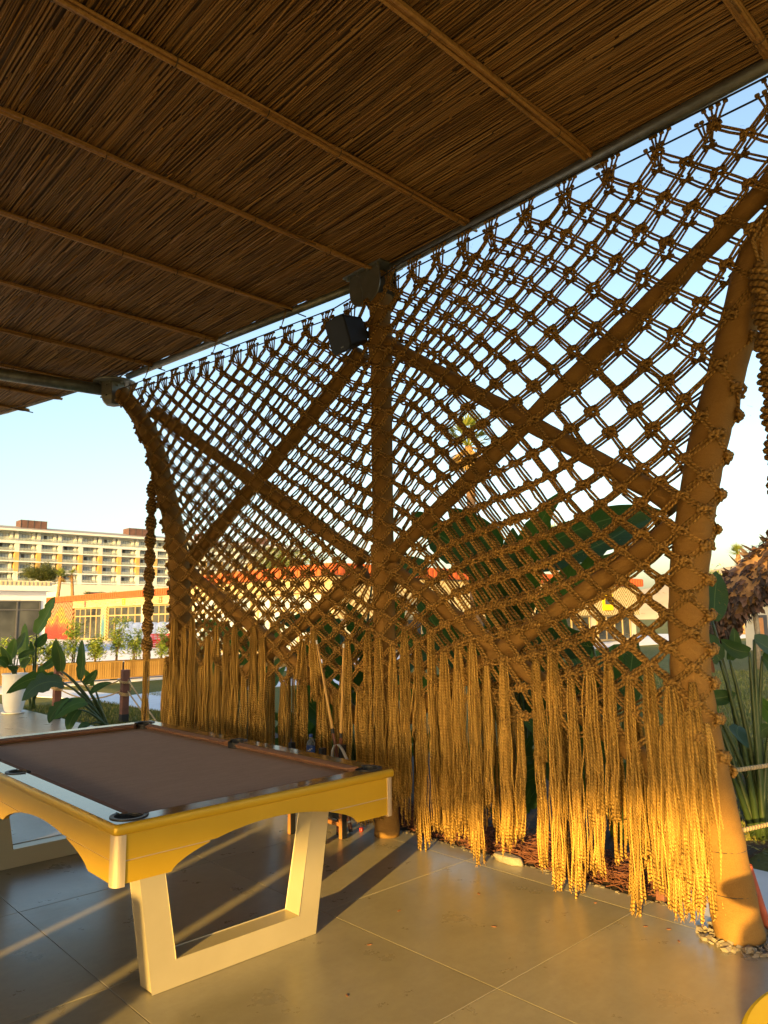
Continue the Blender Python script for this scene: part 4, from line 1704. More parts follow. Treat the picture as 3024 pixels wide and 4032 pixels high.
# white pot with saucer
pt = thing('plant_pot', (4.43, 14.4, 0), 'tall white pot on a saucer at the edge of the pale deck', 'plant pot')
mb = MB()
mb.lathe((4.43, 14.4, 0), [(0, .03), (.12, .03), (.15, .06), (.185, .2), (.205, .42), (.212, .66), (.225, .685), (.225, .70), (.20, .70), (.19, .66), (0, .65)], 40)
mb.build('body', 'white_plastic', pt, smooth=True)
mb = MB()
mb.lathe((4.43, 14.4, 0), [(0, .002), (.17, .002), (.20, .03), (.19, .036), (.16, .012), (0, .012)], 40)
mb.build('saucer', 'white_plastic', pt, smooth=True)
mb = MB()
mb.lathe((4.43, 14.4, .651), [(0, .012), (.1, .02), (.19, .003)], 24)
mb.build('potting_soil', 'soil', pt, smooth=True)

# wooden posts with rope
for (x, y, h, lab) in ((4.68, 13.02, .885, 'brown wooden post with rope behind the dark strelitzia'), (5.305, 11.79, .82, 'brown wooden post with rope wound round it near the left column')):
    pr = thing('rope_post', (x, y, 0), lab, 'post', 'posts of the rope fence')
    mb = MB()
    mb.box(x - .056, x + .056, y - .056, y + .056, 0, h)
    mb.build('post', 'post_wood', pr, bevel=.006)
    mb = MB()
    mb.box(x - .059, x + .059, y - .059, y + .059, 0, .12)
    mb.build('shoe', 'black_rubber', pr, bevel=.003)
    mb = MB()
    for z0, turns in ((h - .16, 2.2), (h - .34, 3)):
        pts = []
        for k in range(int(turns * 12) + 1):
            th = k / 12 * 6.28
            pts.append((x + .084 * math.cos(th), y + .084 * math.sin(th), z0 - .018 * k / 12 + .02 * math.sin(th)))
        mb.tube(pts, .011, 6)
    mb.tube([(x + .06, y - .03, h - .15), (x + .085, y - .05, h - .25), (x + .07, y - .05, h - .38)], .011, 6)
    mb.build('rope_wrap', 'rope_pale', pr, smooth=True)


def slack(a, b, sag, lab):
    a, b = Vector(a), Vector(b)
    mb = MB()
    mb.tube([a.lerp(b, k / 14) - Vector((0, 0, sag * 4 * (k / 14) * (1 - k / 14))) for k in range(15)], .011, 6)
    mb.build('fence_rope', 'rope_pale', smooth=True, label=lab, cat='rope', group='ropes of the post fence')


slack((5.33, 11.73, .66), (4.35, 8.2, .10), .02, 'upper slack rope running from the wound post down to the net')
slack((5.33, 11.73, .48), (4.35, 8.2, .03), .02, 'lower slack rope running from the wound post down to the net')
slack((4.68, 12.97, .74), (5.25, 11.85, .66), .16, 'upper rope sagging between the two wooden posts')
slack((4.68, 12.97, .50), (5.25, 11.85, .48), .14, 'lower rope sagging between the two wooden posts')
slack((4.68, 13.07, .74), (4.3, 16.5, .5), .16, 'rope running from the post behind the strelitzia towards the pot')

# ------------------------------------------------------------------ slatted planter boxes with shrubs
PLX = [(4.6, 6.78), (6.84, 9.05), (9.10, 11.4), (11.46, 13.7), (13.76, 16)]
NAMES = ['far left slatted planter box behind the potted plant', 'slatted wooden planter box behind the wooden post', 'slatted wooden planter box beside the left column', 'slatted planter box behind the left tassels', 'slatted planter box hidden deep behind the net']
slat = None
for (x0, x1), lab in zip(PLX, NAMES):
    pb = thing('planter_box', ((x0 + x1) / 2, 20.5, 0), lab, 'planter', 'row of slatted planter boxes')
    mb = MB()
    mb.box(x0 + .02, x1 - .02, 20.33, 20.75, .06, .47)
    mb.build('tub', 'dark_frame', pb)
    mb = MB()
    mb.box(x0, x1, 20.28, 20.32, .485, .515)
    mb.box(x0, x1, 20.28, 20.32, .04, .07)
    mb.box(x0, x1, 20.74, 20.78, .485, .515)
    mb.build('rail', 'planter_wood', pb)
    mb = MB()
    for xx in (x0 + .15, x1 - .15): mb.box(xx - .04, xx + .04, 20.36, 20.7, -.01, .06)
    mb.build('foot', 'dark_frame', pb)
    n = int((x1 - x0) / .062)
    wd = (x1 - x0) / n
    for k in range(n):
        if slat is None:
            mb = MB()
            mb.box(0, wd - .010, 0, .018, 0, .413)
            slat = mb.build('slat', 'planter_wood', None)
            slat.parent = pb
            slat.location = (x0 + k * wd - (x0 + x1) / 2, 20.295 - 20.5, .071)
        else:
            dup(slat, pb, (x0 + k * wd - (x0 + x1) / 2, 20.295 - 20.5, .071))


def leaf_cloud(mb, pts, n, size, flat=.5):
    for i in range(n):
        p, r = random.choice(pts)
        c = Vector(p) + Vector((random.gauss(0, r), random.gauss(0, r), random.gauss(0, r * .8)))
        a, t = random.uniform(0, 6.28), random.uniform(-.9, .5)
        e = size * random.uniform(.6, 1.3)
        d = Vector((math.cos(a) * math.cos(t), math.sin(a) * math.cos(t), math.sin(t))) * e
        s = Vector((-math.sin(a), math.cos(a), jit(.6))).normalized() * e * .24
        mb.add([tuple(c - d), tuple(c + s), tuple(c + d), tuple(c - s)], [(0, 1, 2, 3)])


SH = [(5.2, 1.0), (6.05, 1.15), (6.65, 1.2), (7.1, 1.05), (7.75, 1.55), (8.35, 1.3), (8.95, 1.62), (9.5, 1.45), (10.3, 1.5), (11.0, 1.2), (11.7, 1.4), (12.6, 1.3), (13.5, 1.5), (14.6, 1.4)]
SL = ['leftmost low', 'bushy low', 'yellowish spreading', 'small low', 'tall bushy', 'mid height loose', 'tallest upright', 'slender upright', 'upright red-flecked', 'short one behind the left column', 'one behind the left tassels', 'next one behind the tassels', 'taller one deep behind the net', 'last one behind the net']
for (x, h), ad in zip(SH, SL):
    sb = thing('planter_shrub', (x, 20.52, .47), ad + ' green planter shrub' if 'one' not in ad else 'green planter shrub, ' + ad, 'shrub', 'shrubs in the planter boxes')
    mb = MB()
    tips = []
    for k in range(7):
        a = random.uniform(0, 6.28)
        hh = h * random.uniform(.55, 1.0)
        top = (x + math.cos(a) * .18 + jit(.1), 20.52 + math.sin(a) * .12, max(.6, hh))
        mid = (x + math.cos(a) * .06, 20.52 + math.sin(a) * .05, .47 + (hh - .47) * .5)
        mb.tube([(x + jit(.05), 20.52, .46), mid, top], [.012, .009, .005], 5)
        tips += [(top, .085), (top, .085), (mid, .10), (tuple(Vector(top).lerp(Vector(mid), .5)), .11)]
    mb.build('stem', 'stalk_brown', sb)
    mb = MB()
    leaf_cloud(mb, tips, 900, .075)
    mb.build('crown', 'shrub_leaf', sb)

# ------------------------------------------------------------------ covered furniture and crates on the plaza
for k in range(7):
    y = 50.0 - k * .95
    x = 22.15 + k * .12
    mb = MB()
    hh = 1.58 + jit(.06)
    ring = [(-.33, -.33), (.33, -.33), (.38, 0), (.33, .33), (0, .38), (-.33, .33), (-.38, 0)]
    lv = [(0, 1.06), (.45, 1.0), (.95, .97), (1.38, .86), (hh - .06, .62), (hh, .30)]
    V = [(x + px * s_ * (1 + jit(.07)), y + py * s_ * (1 + jit(.07)), z) for z, s_ in lv for px, py in ring]
    n = len(ring)
    F = [(i * n + q, i * n + (q + 1) % n, (i + 1) * n + (q + 1) % n, (i + 1) * n + q) for i in range(len(lv) - 1) for q in range(n)] + [tuple((len(lv) - 1) * n + q for q in range(n))]
    mb.add(V, F)
    od = ['first', 'second', 'third', 'fourth', 'fifth', 'sixth', 'seventh'][k]
    mb.build('covered_furniture', 'white_cover', smooth=True, label=od + ' white covered stack from the left in front of the cafe windows', cat='covered furniture', group='white covered stacks on the plaza')
for k, (x, y, z, lab) in enumerate(((21.6, 43.9, 0, 'bottom red crate by the white covered stacks'), (21.6, 43.9, .42, 'red crate stacked on another red crate'), (22.0, 42.7, 0, 'red crate standing alone at the right'), (22.0, 42.7, .42, 'upper red crate at the right of the covered stacks'))):
    cr = thing('red_crate', (x, y, z), lab, 'crate', 'red crates on the plaza')
    mb = MB()
    for zz in (0, .12, .24, .34):
        mb.box(x - .3, x + .3, y - .3, y - .27, z + zz, z + zz + .07)
        mb.box(x - .3, x + .3, y + .27, y + .3, z + zz, z + zz + .07)
        mb.box(x - .3, x - .27, y - .27, y + .27, z + zz, z + zz + .07)
        mb.box(x + .27, x + .3, y - .27, y + .27, z + zz, z + zz + .07)
    mb.box(x - .26, x + .26, y - .26, y + .26, z + .01, z + .04)
    for px in (-.285, .285):
        for py in (-.285, .285): mb.box(x + px - .02, x + px + .02, y + py - .02, y + py + .02, z, z + .41)
    mb.build('shell', 'red_plastic', cr)

# ------------------------------------------------------------------ BUILDINGS
def pane_grid(parent, plane, fixed, u0, u1, z0, z1, nu, zs, frame_mat, glass_mat, out, fw=.05, depth=.06):
    """a glazed bay: frame bars and one pane object for each light; plane 'x' -> wall at x=fixed running along y"""
    def bx(mb, a0, a1, b0, b1, d0, d1):
        lo, hi = sorted((fixed + out * d0, fixed + out * d1))
        if plane == 'x': mb.box(lo, hi, a0, a1, b0, b1)
        else: mb.box(a0, a1, lo, hi, b0, b1)
    mb = MB()
    us = [u0 + (u1 - u0) * k / nu for k in range(nu + 1)]
    zz = [z0] + list(zs) + [z1]
    for u in us: bx(mb, u - fw / 2, u + fw / 2, z0, z1, -.02, depth)
    for z in zz: bx(mb, u0 - fw / 2, u1 + fw / 2, z - fw / 2, z + fw / 2, -.02, depth - .004)
    fr = mb.build('window_frame', frame_mat, parent)
    for a, b in zip(us, us[1:]):
        for c, d in zip(zz, zz[1:]):
            mb = MB()
            bx(mb, a + fw / 2, b - fw / 2, c + fw / 2, d - fw / 2, 0, .012)
            mb.build('pane', glass_mat, fr)


def cornice(parent, x0, x1, y0, y1, z0, z1, mat, dark, step, side):
    """projecting roof band with upright ribs on the faces named in side"""
    mb = MB()
    mb.box(x0, x1, y0, y1, z0, z1)
    c = mb.build('cornice', mat, parent)
    mb = MB()
    if 'w' in side:
        y = y0
        while y < y1:
            mb.box(x0 - .05, x0 - .002, y, y + step * .55, z0 + .06, z1 - .05)
            y += step
    if 's' in side:
        x = x0
        while x < x1:
            mb.box(x, x + step * .55, y0 - .05, y0 - .002, z0 + .06, z1 - .05)
            x += step
    mb.build('cornice_rib', dark, c, kind='stuff')


# cafe with mural: long west wall at x = 26.8
cf = thing('cafe_building', (30, 62, 0), 'low cafe with orange roof band, zigzag mural and long tan framed windows', 'building')
FX = 26.8
mb = MB()
mb.box(FX + .3, 38, 44, 78.6, 0, 3.6)
mb.build('wall', 'stone_tan', cf)
mb = MB()
mb.box(FX, FX + .296, 71.6, 78.65, 0, 3.62)
mb.build('mural_wall', 'mural', cf)
mb = MB()
mb.box(FX, FX + .29, 44, 71.55, 2.92, 3.62)
fz_ = mb.build('frieze_band', 'frieze', cf)
for yy, mt, w in ((68.6, 'red_plastic', .22), (60.35, 'yellow_paint', .28), (53.7, 'orange_roof', .25)):
    mb = MB()
    mb.box(FX - .03, FX - .002, yy - w, yy + w, 3.02, 3.5)
    ps = mb.build('sign_panel', mt, fz_)
    mb = MB()
    for q in (0, 1, 2): mb.box(FX - .036, FX - .031, yy - w * .45, yy + w * .45, 3.12 + q * .12, 3.16 + q * .12)
    mb.build('sign_mark', 'cream_wall', ps)
cornice(cf, FX - .25, 38, 43.8, 78.9, 3.62, 4.12, 'orange_roof', 'orange_dark', .38, 'w')
for y0, y1 in ((44.2, 50.2), (51.1, 56.5), (57.2, 63.8), (65.2, 71.4)):
    pane_grid(cf, 'x', FX + .22, y0, y1, .12, 2.86, 5, (2.15,), 'frame_tan', 'glass_dark', -1, .11)
for y0, y1 in ((50.3, 51.0), (56.6, 57.1), (63.95, 65.05)):
    mb = MB()
    mb.box(FX + .02, FX + .29, y0, y1, 0, 2.915)
    mb.build('pier', 'zigzag_tan' if y0 > 63 else 'cream_wall', cf)
mb = MB()   # bottle shape painted on the pier
prof = [(.30, .25), (.30, 1.5), (.20, 1.75), (.12, 1.95), (.12, 2.25), (-.12, 2.25), (-.12, 1.95), (-.20, 1.75), (-.30, 1.5), (-.30, .25)]
mb.prism([(FX - .012, 64.5 + a, z) for a, z in prof], (1, 0, 0), .03)
mb.build('bottle_relief', 'blue_tile', cf)

# second wing closer to the net: corner at (19.5, 23.7)
wg = thing('restaurant_wing', (30, 29, 0), 'low restaurant wing with orange roof band seen through the rope net', 'building')
mb = MB()
mb.box(19.8, 45, 24.0, 36, 0, 3.4)
mb.build('wall', 'cream_wall', wg)
mb = MB()
mb.box(19.5, 19.79, 23.98, 36, 2.75, 3.40)
mb.build('frieze_band', 'frieze', wg)
mb = MB()
mb.box(19.5, 45, 23.7, 23.97, 1.6, 3.40)
mb.build('zigzag_band', 'zigzag_tan', wg)
cornice(wg, 19.25, 45.3, 23.5, 36.2, 3.41, 3.9, 'orange_roof', 'orange_dark', .34, 'ws')
pane_grid(wg, 'x', 19.72, 24.4, 29.6, .1, 2.7, 5, (2.0,), 'frame_tan', 'glass_hotel', -1, .10)
pane_grid(wg, 'x', 19.72, 30.2, 35.6, .1, 2.7, 5, (2.0,), 'frame_tan', 'glass_hotel', -1, .10)
for k in range(5):
    x0 = 21 + k * 4.8
    pane_grid(wg, 'y', 23.94, x0, x0 + 3.9, .1, 1.55, 4, (), 'frame_tan', 'glass_dark', -1, .10)
for xx, mt in ((40.5, 'yellow_paint'), (33.8, 'red_plastic')):
    mb = MB()
    mb.box(xx, xx + 1.1, 23.6, 23.69, 1.9, 2.9)
    pn = mb.build('sign_panel', mt, wg)
    mb = MB()
    mb.box(xx + .15, xx + .95, 23.58, 23.597, 2.25, 2.55)
    mb.build('sign_mark', 'dark_frame', pn)

# white glazed pavilion at the far left
wp = thing('white_pavilion', (10, 42, 0), 'white flat roofed pavilion with dark framed glass at the left edge', 'building')
mb = MB()
mb.box(2, 13.6, 40.0, 48, 0, 3.2)
mb.build('wall', 'cool_wall', wp)
mb = MB()
mb.box(1.7, 13.95, 39.5, 48.4, 3.21, 3.47)
mb.build('roof_slab', 'white_wall', wp)
mb = MB()
mb.box(1.7, 14.0, 40.4, 40.6, 3.48, 3.76)
pp = mb.build('parapet', 'cream_wall', wp)
x = 1.8
fl_ = None
while x < 13.9:
    mb = MB()
    mb.box(x, x + .09, 40.34, 40.398, 3.52, 3.72)
    if fl_ is None:
        fl_ = mb.build('baluster', 'stone_tan', pp)
    else:
        o = dup(fl_, pp, (x - 1.8, 0, 0))
    x += .21
pane_grid(wp, 'y', 39.99, 8.9, 13.3, .05, 2.70, 4, (2.27,), 'dark_frame', 'glass_dark', -1, .07)

# hotel block: long facade at y = 247
ht = thing('hotel_block', (120, 250, 0), 'long pale multi storey hotel with balconies and ochre piers in the distance', 'building')
HX0, HX1, HY = 54.4, 187.4, 247.0
LV = [11.2, 14.6, 17.65, 21.05, 24.2, 27.35, 30.5]
mb = MB()
mb.box(HX0, HX1, HY + 2.0, HY + 16, 0, 30.4)
mb.build('wall', 'hotel_back', ht)
for k, z in enumerate(LV):
    mb = MB()
    th = .85 if k == 5 else .36
    mb.box(HX0 - .5, HX1 + .5, HY - .35, HY + 2.1, z - (.85 if k == 5 else .36), z)
    mb.build('floor_slab', 'hotel_slab', ht)
mb = MB()
mb.add([(HX0 - 1, HY - 1.4, 30.6), (HX1 + 1, HY - 1.4, 30.6), (HX1 + 1, HY + 6, 32.6), (HX0 - 1, HY + 6, 32.6), (HX0 - 1, HY + 17, 32.6), (HX1 + 1, HY + 17, 32.6), (HX0 - 1, HY - 1.4, 30.95), (HX1 + 1, HY - 1.4, 30.95)],
       [(6, 7, 2, 3), (3, 2, 5, 4), (0, 1, 7, 6), (0, 6, 3), (1, 2, 7)])
rf = mb.build('roof', 'roof_grey', ht)
mb = MB()
mb.box(HX0 - 1, HX1 + 1, HY - 1.5, HY - 1.42, 30.35, 30.95)
mb.build('eave', 'hotel_slab', ht)
for x0, x1 in ((76, 84), (112, 121.5), (140, 147), (163, 171)):
    mb = MB()
    mb.box(x0, x1, HY + 3, HY + 8, 31.8, 34.5)
    bx_ = mb.build('plant_room', 'rust_box', rf)
    mb = MB()
    for q in range(5):
        xx = lerp(x0, x1, q / 4)
        mb.box(xx - .06, xx + .06, HY + 2.9, HY + 2.99, 31.8, 34.55)
    mb.build('panel_rib', 'dark_frame', bx_)
PX0 = 74.35
win = {}
for b in range(-3, 17):
    xb = PX0 + 6.63 * b
    for k in range(6):
        z0, z1 = LV[k], LV[k + 1] - (.85 if k == 4 else .36)
        mt = 'ochre_pier' if k in (2, 3) and True else 'hotel_wall'
        w2 = .65 if k < 5 else .5
        mb = MB()
        mb.box(xb - w2, xb + w2, HY - .2 if k < 5 else HY + .6, HY + 1.99, z0 + .002, z1 - .002)
        mb.build('pier', mt, ht)
        # two rooms to a bay: a window with its frame, a return wall between them
        key = (k == 5, (b + k) % 3 == 0, (b * 7 + k * 3) % 4 == 0)
        xw = xb + 1.9
        if key not in win:
            mb = MB()
            mb.box(xw, xw + 2.7, HY + 1.90, HY + 1.985, z0 + .05, z0 + 2.35)
            f = mb.build('window', 'dark_frame', ht)
            for q in range(3):
                if key[1] and q == 0: continue
                mb = MB()
                mb.box(xw + .08 + q * .89, xw + .85 + q * .89, HY + 1.86, HY + 1.895, z0 + .12, z0 + 2.27)
                mb.build('pane', 'curtain' if (key[2] and q == 1) else 'glass_hotel', f)
            win[key] = (f, xw, z0)
        else:
            f, fx0, fz0 = win[key]
            o = dup(f, ht, (f.location.x + xw - fx0, f.location.y, f.location.z + z0 - fz0))
            for ch in list(f.children): dup(ch, o, ch.location)
        mb = MB()
        mb.box(xb + 4.75, xb + 5.55, HY + .9, HY + 1.99, z0 + .002, z1 - .002)
        mb.build('return_wall', 'hotel_wall', ht)
        if k < 6:
            mb = MB()
            mb.box(xb + w2 + .02, xb + 6.63 - w2 - .02, HY - .12, HY - .08, z0 + .02, z0 + 1.0)
            mb.build('balcony_rail', 'balcony_glass', ht)
        if (b * 5 + k * 7) % 3 != 0:
            mb = MB()
            xc = xb + 2.1 + ((b * 3 + k) % 4) * .5
            for q in (0, 1.1):
                mb.box(xc + q, xc + q + .6, HY + .5, HY + 1.1, z0 + .4, z0 + .5)
                mb.box(xc + q, xc + q + .6, HY + 1.04, HY + 1.1, z0 + .5, z0 + 1.0)
                for l0 in (0, .54): mb.box(xc + q + l0, xc + q + l0 + .06, HY + .5, HY + 1.1, z0, z0 + .4)
            mb.build('balcony_chair', 'dark_frame', ht)
# white podium in front of the hotel
pd = thing('hotel_podium', (120, 230, 0), 'white podium storey with dark openings below the hotel', 'building')
mb = MB()
mb.box(82, 190, 230, 246.4, 0, 13.2)
mb.build('wall', 'white_wall', pd)
for k in range(12):
    xx = 90 + k * 8
    mb = MB()
    mb.box(xx, xx + 6, 229.8, 229.98, 6.5, 10.9)
    mb.build('opening', 'glass_dark', pd)

# stone walled building at the right behind the lawn
sw = thing('stone_building', (36, 9, 0), 'pale stone faced low building with an orange door behind the lawn', 'building')
mb = MB()
mb.box(34, 40, -2, 13.0, 0, 2.12)
mb.build('wall', 'cream_wall', sw)
mb = MB()
mb.box(33.85, 40.1, -2.2, 13.2, 1.93, 2.16)
mb.build('coping', 'stone_tan', sw)
for i in range(70):
    y, z = random.uniform(4.5, 12.8), random.uniform(.1, 1.85)
    if 12.0 < y < 12.6 and z < 1.6: continue
    mb = MB()
    a, b = random.uniform(.10, .24), random.uniform(.06, .13)
    pts = [(33.985, y + a * math.cos(q * 1.047 + jit(.3)), z + b * math.sin(q * 1.047 + jit(.3))) for q in range(6)]
    mb.prism(pts, (1, 0, 0), .04)
    mb.build('facing_stone', 'stone_tan', sw)
mb = MB()
mb.box(33.97, 34.02, 12.05, 12.50, 0, 1.52)
dr = mb.build('door_frame', 'dark_frame', sw)
mb = MB()
mb.box(33.95, 33.968, 12.2, 12.46, 0, 1.40)
mb.build('door', 'wood_orange', dr)
mb = MB()
mb.box(33.4, 33.46, 13.4, 13.46, 0, 1.0)
mb.build('marker_post', 'orange_dark', label='thin red marker post at the back of the lawn', cat='post')

# ------------------------------------------------------------------ TREES
def palm(name, base, h, lean, crown_r, label, group=None, mats=('palm_leaf', 'palm_dry'), tr=.22, n=34, dry=.35, droop=.5, fan=True):
    root = thing(name, base, label, 'tree', group)
    B = Vector(base)
    top = B + Vector((lean[0], lean[1], h))
    mb = MB()
    pts = curve3(B, B + Vector((lean[0] * .2, lean[1] * .2, h * .6)), top, 14)
    mb.tube(pts, [tr * (1.25 - .45 * k / 14) * (1 + .12 * (k % 2)) for k in range(15)], 10)
    mb.build('trunk', 'palm_trunk', root)
    for part, mt, cnt in (('crown', mats[0], int(n * (1 - dry))), ('dry_fronds', mats[1], int(n * dry))):
        mb = MB()
        for k in range(cnt):
            a = random.uniform(0, 6.28)
            el = random.uniform(.0, 1.4) if part == 'crown' else random.uniform(-1.3, -.3)
            L = crown_r * random.uniform(.75, 1.1) * (.8 if part != 'crown' else 1)
            d = Vector((math.cos(a) * math.cos(el), math.sin(a) * math.cos(el), math.sin(el)))
            s0 = top
            m_ = s0 + d * L * .5
            mb.tube([s0, m_], .02 * crown_r / 1.5, 4)
            side = d.cross(Vector((0, 0, 1)))
            side = side.normalized() if side.length > .1 else Vector((1, 0, 0))
            for q in range(14):
                f = (q / 13 - .5) * 2
                dd = (d * math.cos(f * 1.1) + side * math.sin(f * 1.1)).normalized()
                e = m_ + dd * L * .55 * (1 - .25 * abs(f)) - Vector((0, 0, droop * L * .3 * random.random()))
                w = side.lerp(dd, .3).normalized() * .022 * crown_r
                mb.add([tuple(m_ - w), tuple(m_ + w), tuple(e)], [(0, 1, 2)])
        mb.build(part, mt, root)
    return root


palm('palm_tree', (37.5, 100, 0), 7.9, (-.4, 0, 0), 1.15, 'right one of two slim palms in front of the hotel', 'palms by the hotel', tr=.20)
palm('palm_tree', (35.2, 100, 0), 7.6, (.5, 0, 0), 1.5, 'left one of two slim palms in front of the hotel', 'palms by the hotel', tr=.22, n=44)
palm('palm_tree', (14, 11.6, 0), 5.85, (0, .1, 0), 1.05, 'palm with sunlit dry fronds seen high through the rope net', None, tr=.12, n=60, dry=.6)
palm('palm_tree', (40, 26.6, 0), 6.1, (0, 0, 0), 1.7, 'palm rising behind the wing roof seen through the net', None, tr=.22, n=44, dry=.4)
palm('palm_tree', (60, 23.0, 0), 6.2, (0, 0, 0), 1.05, 'small bright green palm behind the fallen palm trunk', None, tr=.2, n=40, dry=.1)
for k, (x, y, lab) in enumerate(((36.2, 92, 'small dark palm left of the slim palms feet'), (37.9, 92, 'small dark palm between the slim palms'), (39.5, 92, 'small dark palm right of the slim palms'))):
    palm('young_palm', (x, y, 0), 4.7, (0, 0, 0), 1.1, lab, 'young palms by the hotel', ('pine_leaf', 'pine_leaf'), .12, 18, .2, .9)


def tree(name, base, h, crown, n, size, mat, label, trunk_r=.3, lobes=14, group=None):
    root = thing(name, base, label, 'tree', group)
    B = Vector(base)
    C = B + Vector((0, 0, h))
    mb = MB()
    mb.tube(curve3(B, B + Vector((.2, .1, h * .4)), C, 8), [lerp(trunk_r, trunk_r * .5, k / 8) for k in range(9)], 8)
    pts = []
    for k in range(lobes):
        a = random.uniform(0, 6.28)
        u = math.sqrt(random.random())
        p = C + Vector((math.cos(a) * crown[0] * u, math.sin(a) * crown[0] * u, crown[1] * random.uniform(-.6, .8) * (1 - .5 * u)))
        pts.append((tuple(p), crown[1] * random.uniform(.22, .4)))
        mb.tube([C - Vector((0, 0, crown[1] * .7)), p], [trunk_r * .35, trunk_r * .1], 5)
    mb.build('trunk', 'trunk', root)
    mb = MB()
    leaf_cloud(mb, pts, n, size)
    mb.build('crown', mat, root)


tree('pine_tree', (49.9, 150, 0), 11.2, (3.4, 2.3), 9000, .24, 'pine_leaf', 'round dark pine in front of the hotel balconies', .3, 34)
tree('leafy_tree', (48, 66, 0), 7.4, (3.2, 2.4), 5000, .2, 'palm_leaf', 'yellow green tree between hotel and wing seen through the net', .3, 26)
tree('olive_tree', (70, 30, 0), 4.6, (3.0, 1.6), 4000, .2, 'shrub_leaf', 'rounded green tree beyond the end of the wing', .3, 20)
tree('garden_tree', (58, 84, 0), 6.5, (4.5, 2.0), 4500, .24, 'shrub_leaf', 'broad green tree behind the cafe roof', .3, 24)

# leaning palm trunk with ragged husk, propped by poles
hk = thing('leaning_palm', (22.6, 9.6, 0), 'leaning palm trunk clad in ragged brown husk at the right edge', 'tree')
A, Bv = Vector((22.6, 9.75, 1.35)), Vector((22.4, 4.6, 5.6))
mb = MB()
axis = [A.lerp(Bv, k / 16) for k in range(17)]
mb.tube(axis, [.35, .5, .58, .62, .62, .6, .58, .55, .52, .5] + [.48] * 7, 14)
V = []
for v in mb.v:
    v = Vector(v)
    V.append(tuple(v + Vector((noise.noise(v * 3), noise.noise(v * 3 + Vector((9, 0, 0))), noise.noise(v * 3 + Vector((0, 9, 0))))) * .12))
mb.v = V
mb.build('trunk', 'palm_trunk', hk, smooth=True)
mb = MB()
ad = (Bv - A).normalized()
e1 = ad.orthogonal().normalized()
e2 = ad.cross(e1)
for i in range(2600):
    u = random.random() ** 1.2
    th = random.uniform(0, 6.28)
    rr = (.60 if u > .12 else .45) * (1 - .2 * u)
    rd = e1 * math.cos(th) + e2 * math.sin(th)
    c = A.lerp(Bv, u) + rd * rr * random.uniform(.9, 1.05)
    L = random.uniform(.12, .34)
    d = (rd * random.uniform(.2, .9) + ad * random.uniform(-1, .4) + Vector((0, 0, -.45))).normalized() * L
    w = d.cross(rd)
    w = (w.normalized() if w.length > 1e-4 else e1) * random.uniform(.02, .085)
    mid = c + d * .55 + rd * .03
    mb.add([tuple(c - w), tuple(c + w), tuple(mid + w * .9 + rd * .02), tuple(mid - w * .9 + rd * .02), tuple(c + d + rd * random.uniform(-.03, .08))], [(0, 1, 2, 3), (3, 2, 4)])
for i in range(240):      # hanging rags below the lower end
    c = A + Vector((jit(.35), random.uniform(-.9, .35), random.uniform(-.55, .0)))
    L = random.uniform(.1, .35)
    w = Vector((jit(.04), random.uniform(.02, .06), jit(.02)))
    mb.add([tuple(c - w), tuple(c + w), tuple(c + w * .5 - Vector((jit(.1), jit(.1), L))), tuple(c - w * .5 - Vector((jit(.1), jit(.1), L * .7)))], [(0, 1, 2, 3)])
mb.build('husk', 'husk', hk, kind='stuff')
mb = MB()
mb.tube([(23.13, 8.56, -.03), (23.0, 8.45, 1.0), (22.8, 8.42, 2.1)], .075, 10)
mb.build('prop_pole', 'wood_grey', smooth=True, label='grey timber pole propping up the leaning palm', cat='pole')
mb = MB()
mb.tube([(24.0, 6.9, -.03), (22.7, 6.9, 3.1)], .07, 10)
mb.build('prop_pole', 'wood_grey', smooth=True, label='second timber pole under the leaning palm near the right edge', cat='pole')

# ------------------------------------------------------------------ unseen blockers added behind the camera to shade the terrace
def upstream(q, dist, x_ref=3.85):
    """plan point met `dist` metres up the sun's path from the net plane, at cross coordinate q"""
    ca, sa = math.cos(SUN_AZ), math.sin(SUN_AZ)
    yr = (q + x_ref * sa) / ca
    return Vector((x_ref - ca * dist, yr - sa * dist, 0))


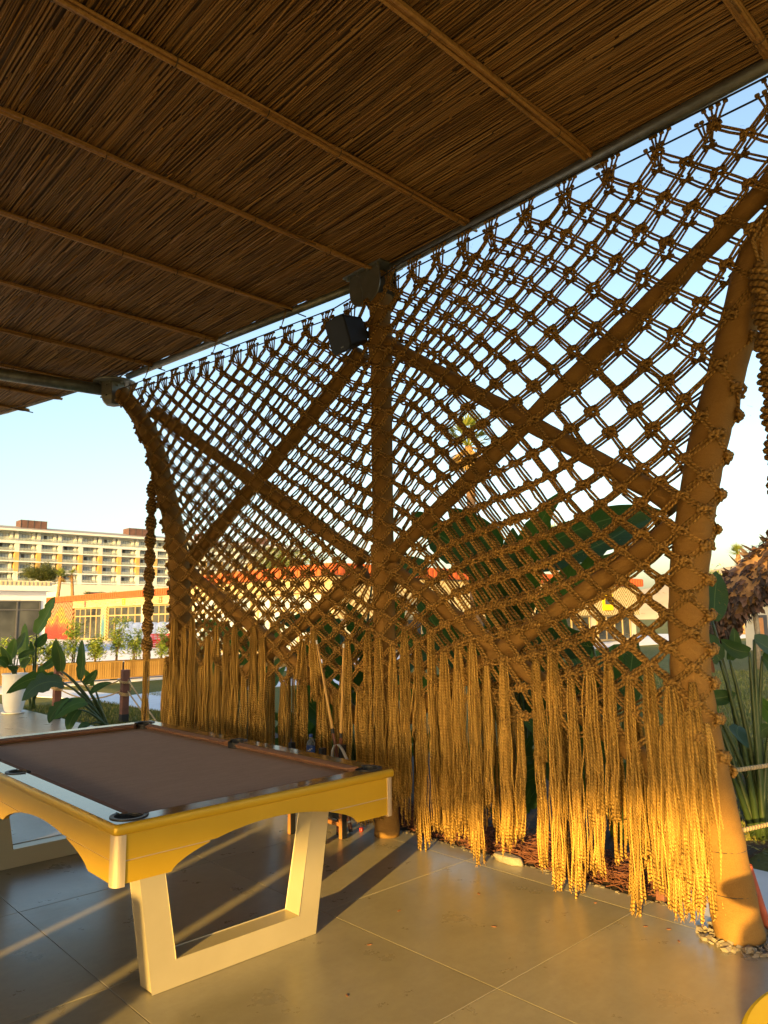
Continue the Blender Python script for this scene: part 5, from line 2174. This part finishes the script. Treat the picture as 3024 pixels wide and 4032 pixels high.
TE = math.tan(SUN_EL)
HT = 65 * TE
bb = upstream(3, 30)
bh = thing('shade_block', (bb.x, bb.y, 0), 'unseen raised block added to shape the sun patch on the net', 'building')
mb = MB()  # added block out of view; its sloping lower edge limits the sun patch
SEG = [(-12, .62), (-.5, .62), (.1, .60), (.8, .44), (1.7, .19), (2.3, .06), (2.6, .05), (12.5, .05)]
th = Vector((-math.cos(SUN_AZ), -math.sin(SUN_AZ), 0)) * 6
for (q0, z0), (q1, z1) in zip(SEG, SEG[1:]):
    a, b = upstream(q0, 30), upstream(q1, 30)
    za, zb_ = z0 + 30 * TE, z1 + 30 * TE
    V = [Vector((a.x, a.y, za)), Vector((b.x, b.y, zb_)), Vector((b.x, b.y, HT)), Vector((a.x, a.y, HT))]
    mb.add([tuple(v) for v in V] + [tuple(v + th + Vector((0, 0, 6 * TE + .3 if q_ < 2 else 0))) for q_, v in enumerate(V)], [(0, 1, 2, 3), (7, 6, 5, 4), (0, 4, 5, 1), (3, 2, 6, 7), (0, 3, 7, 4), (1, 5, 6, 2)])
mb.build('wall', 'white_wall', bh)
# unseen reed blinds added to darken the upper net and canopy
for k, (y0, y1) in enumerate(((-6.2, -1.3), (-1.2, 3.7), (3.8, 8.7), (8.8, 13.2))):
    mb = MB()
    z = 2.75
    while z < 4.40:
        mb.tube([(-5.3 + jit(.004), y0 + jit(.03), z), (-5.3, y1 + jit(.03), z + jit(.004))], .011, 5)
        z += .021
    bl = mb.build('shade_blind', 'reed', smooth=True, label=['first', 'second', 'third', 'fourth'][k] + ' unseen reed blind added to darken the upper net', cat='blind', group='unseen blinds added for shade')
# unseen boxes added to shade the floor; gaps let sun streaks through
for k, (q0, q1) in enumerate(((2.30, 2.505), (2.565, 3.20), (3.255, 4.6), (4.63, 6.5), (6.53, 9.0))):
    a, b = upstream(q0, 7.4), upstream(q1, 7.4)
    dv = (b - a)
    nv = Vector((-math.cos(SUN_AZ), -math.sin(SUN_AZ), 0)) * .25
    mb = MB()
    mb.obox((a + b) / 2 + Vector((0, 0, .65)), dv / 2, nv, Vector((0, 0, .65)))
    mb.build('shade_box', 'post_wood', bevel=.01, label=['narrow', 'second', 'third', 'fourth', 'last and longest'][k] + ' box in the unseen row added to shade the floor', cat='chest', group='unseen boxes added for shade')
mb = MB()
p = upstream(-.30, 4.6)  # added jar shape in place of the photographer, for the floor shadow
mb.lathe((p.x, p.y, 0), [(.25, 0), (.27, .3), (.25, .8), (.20, 1.0), (.12, 1.06), (.12, 1.1), (0, 1.1)], 20)
mb.build('shadow_jar', 'burlap', smooth=True, label='unseen jar shape added to cast a shadow like that of a standing person', cat='jar')
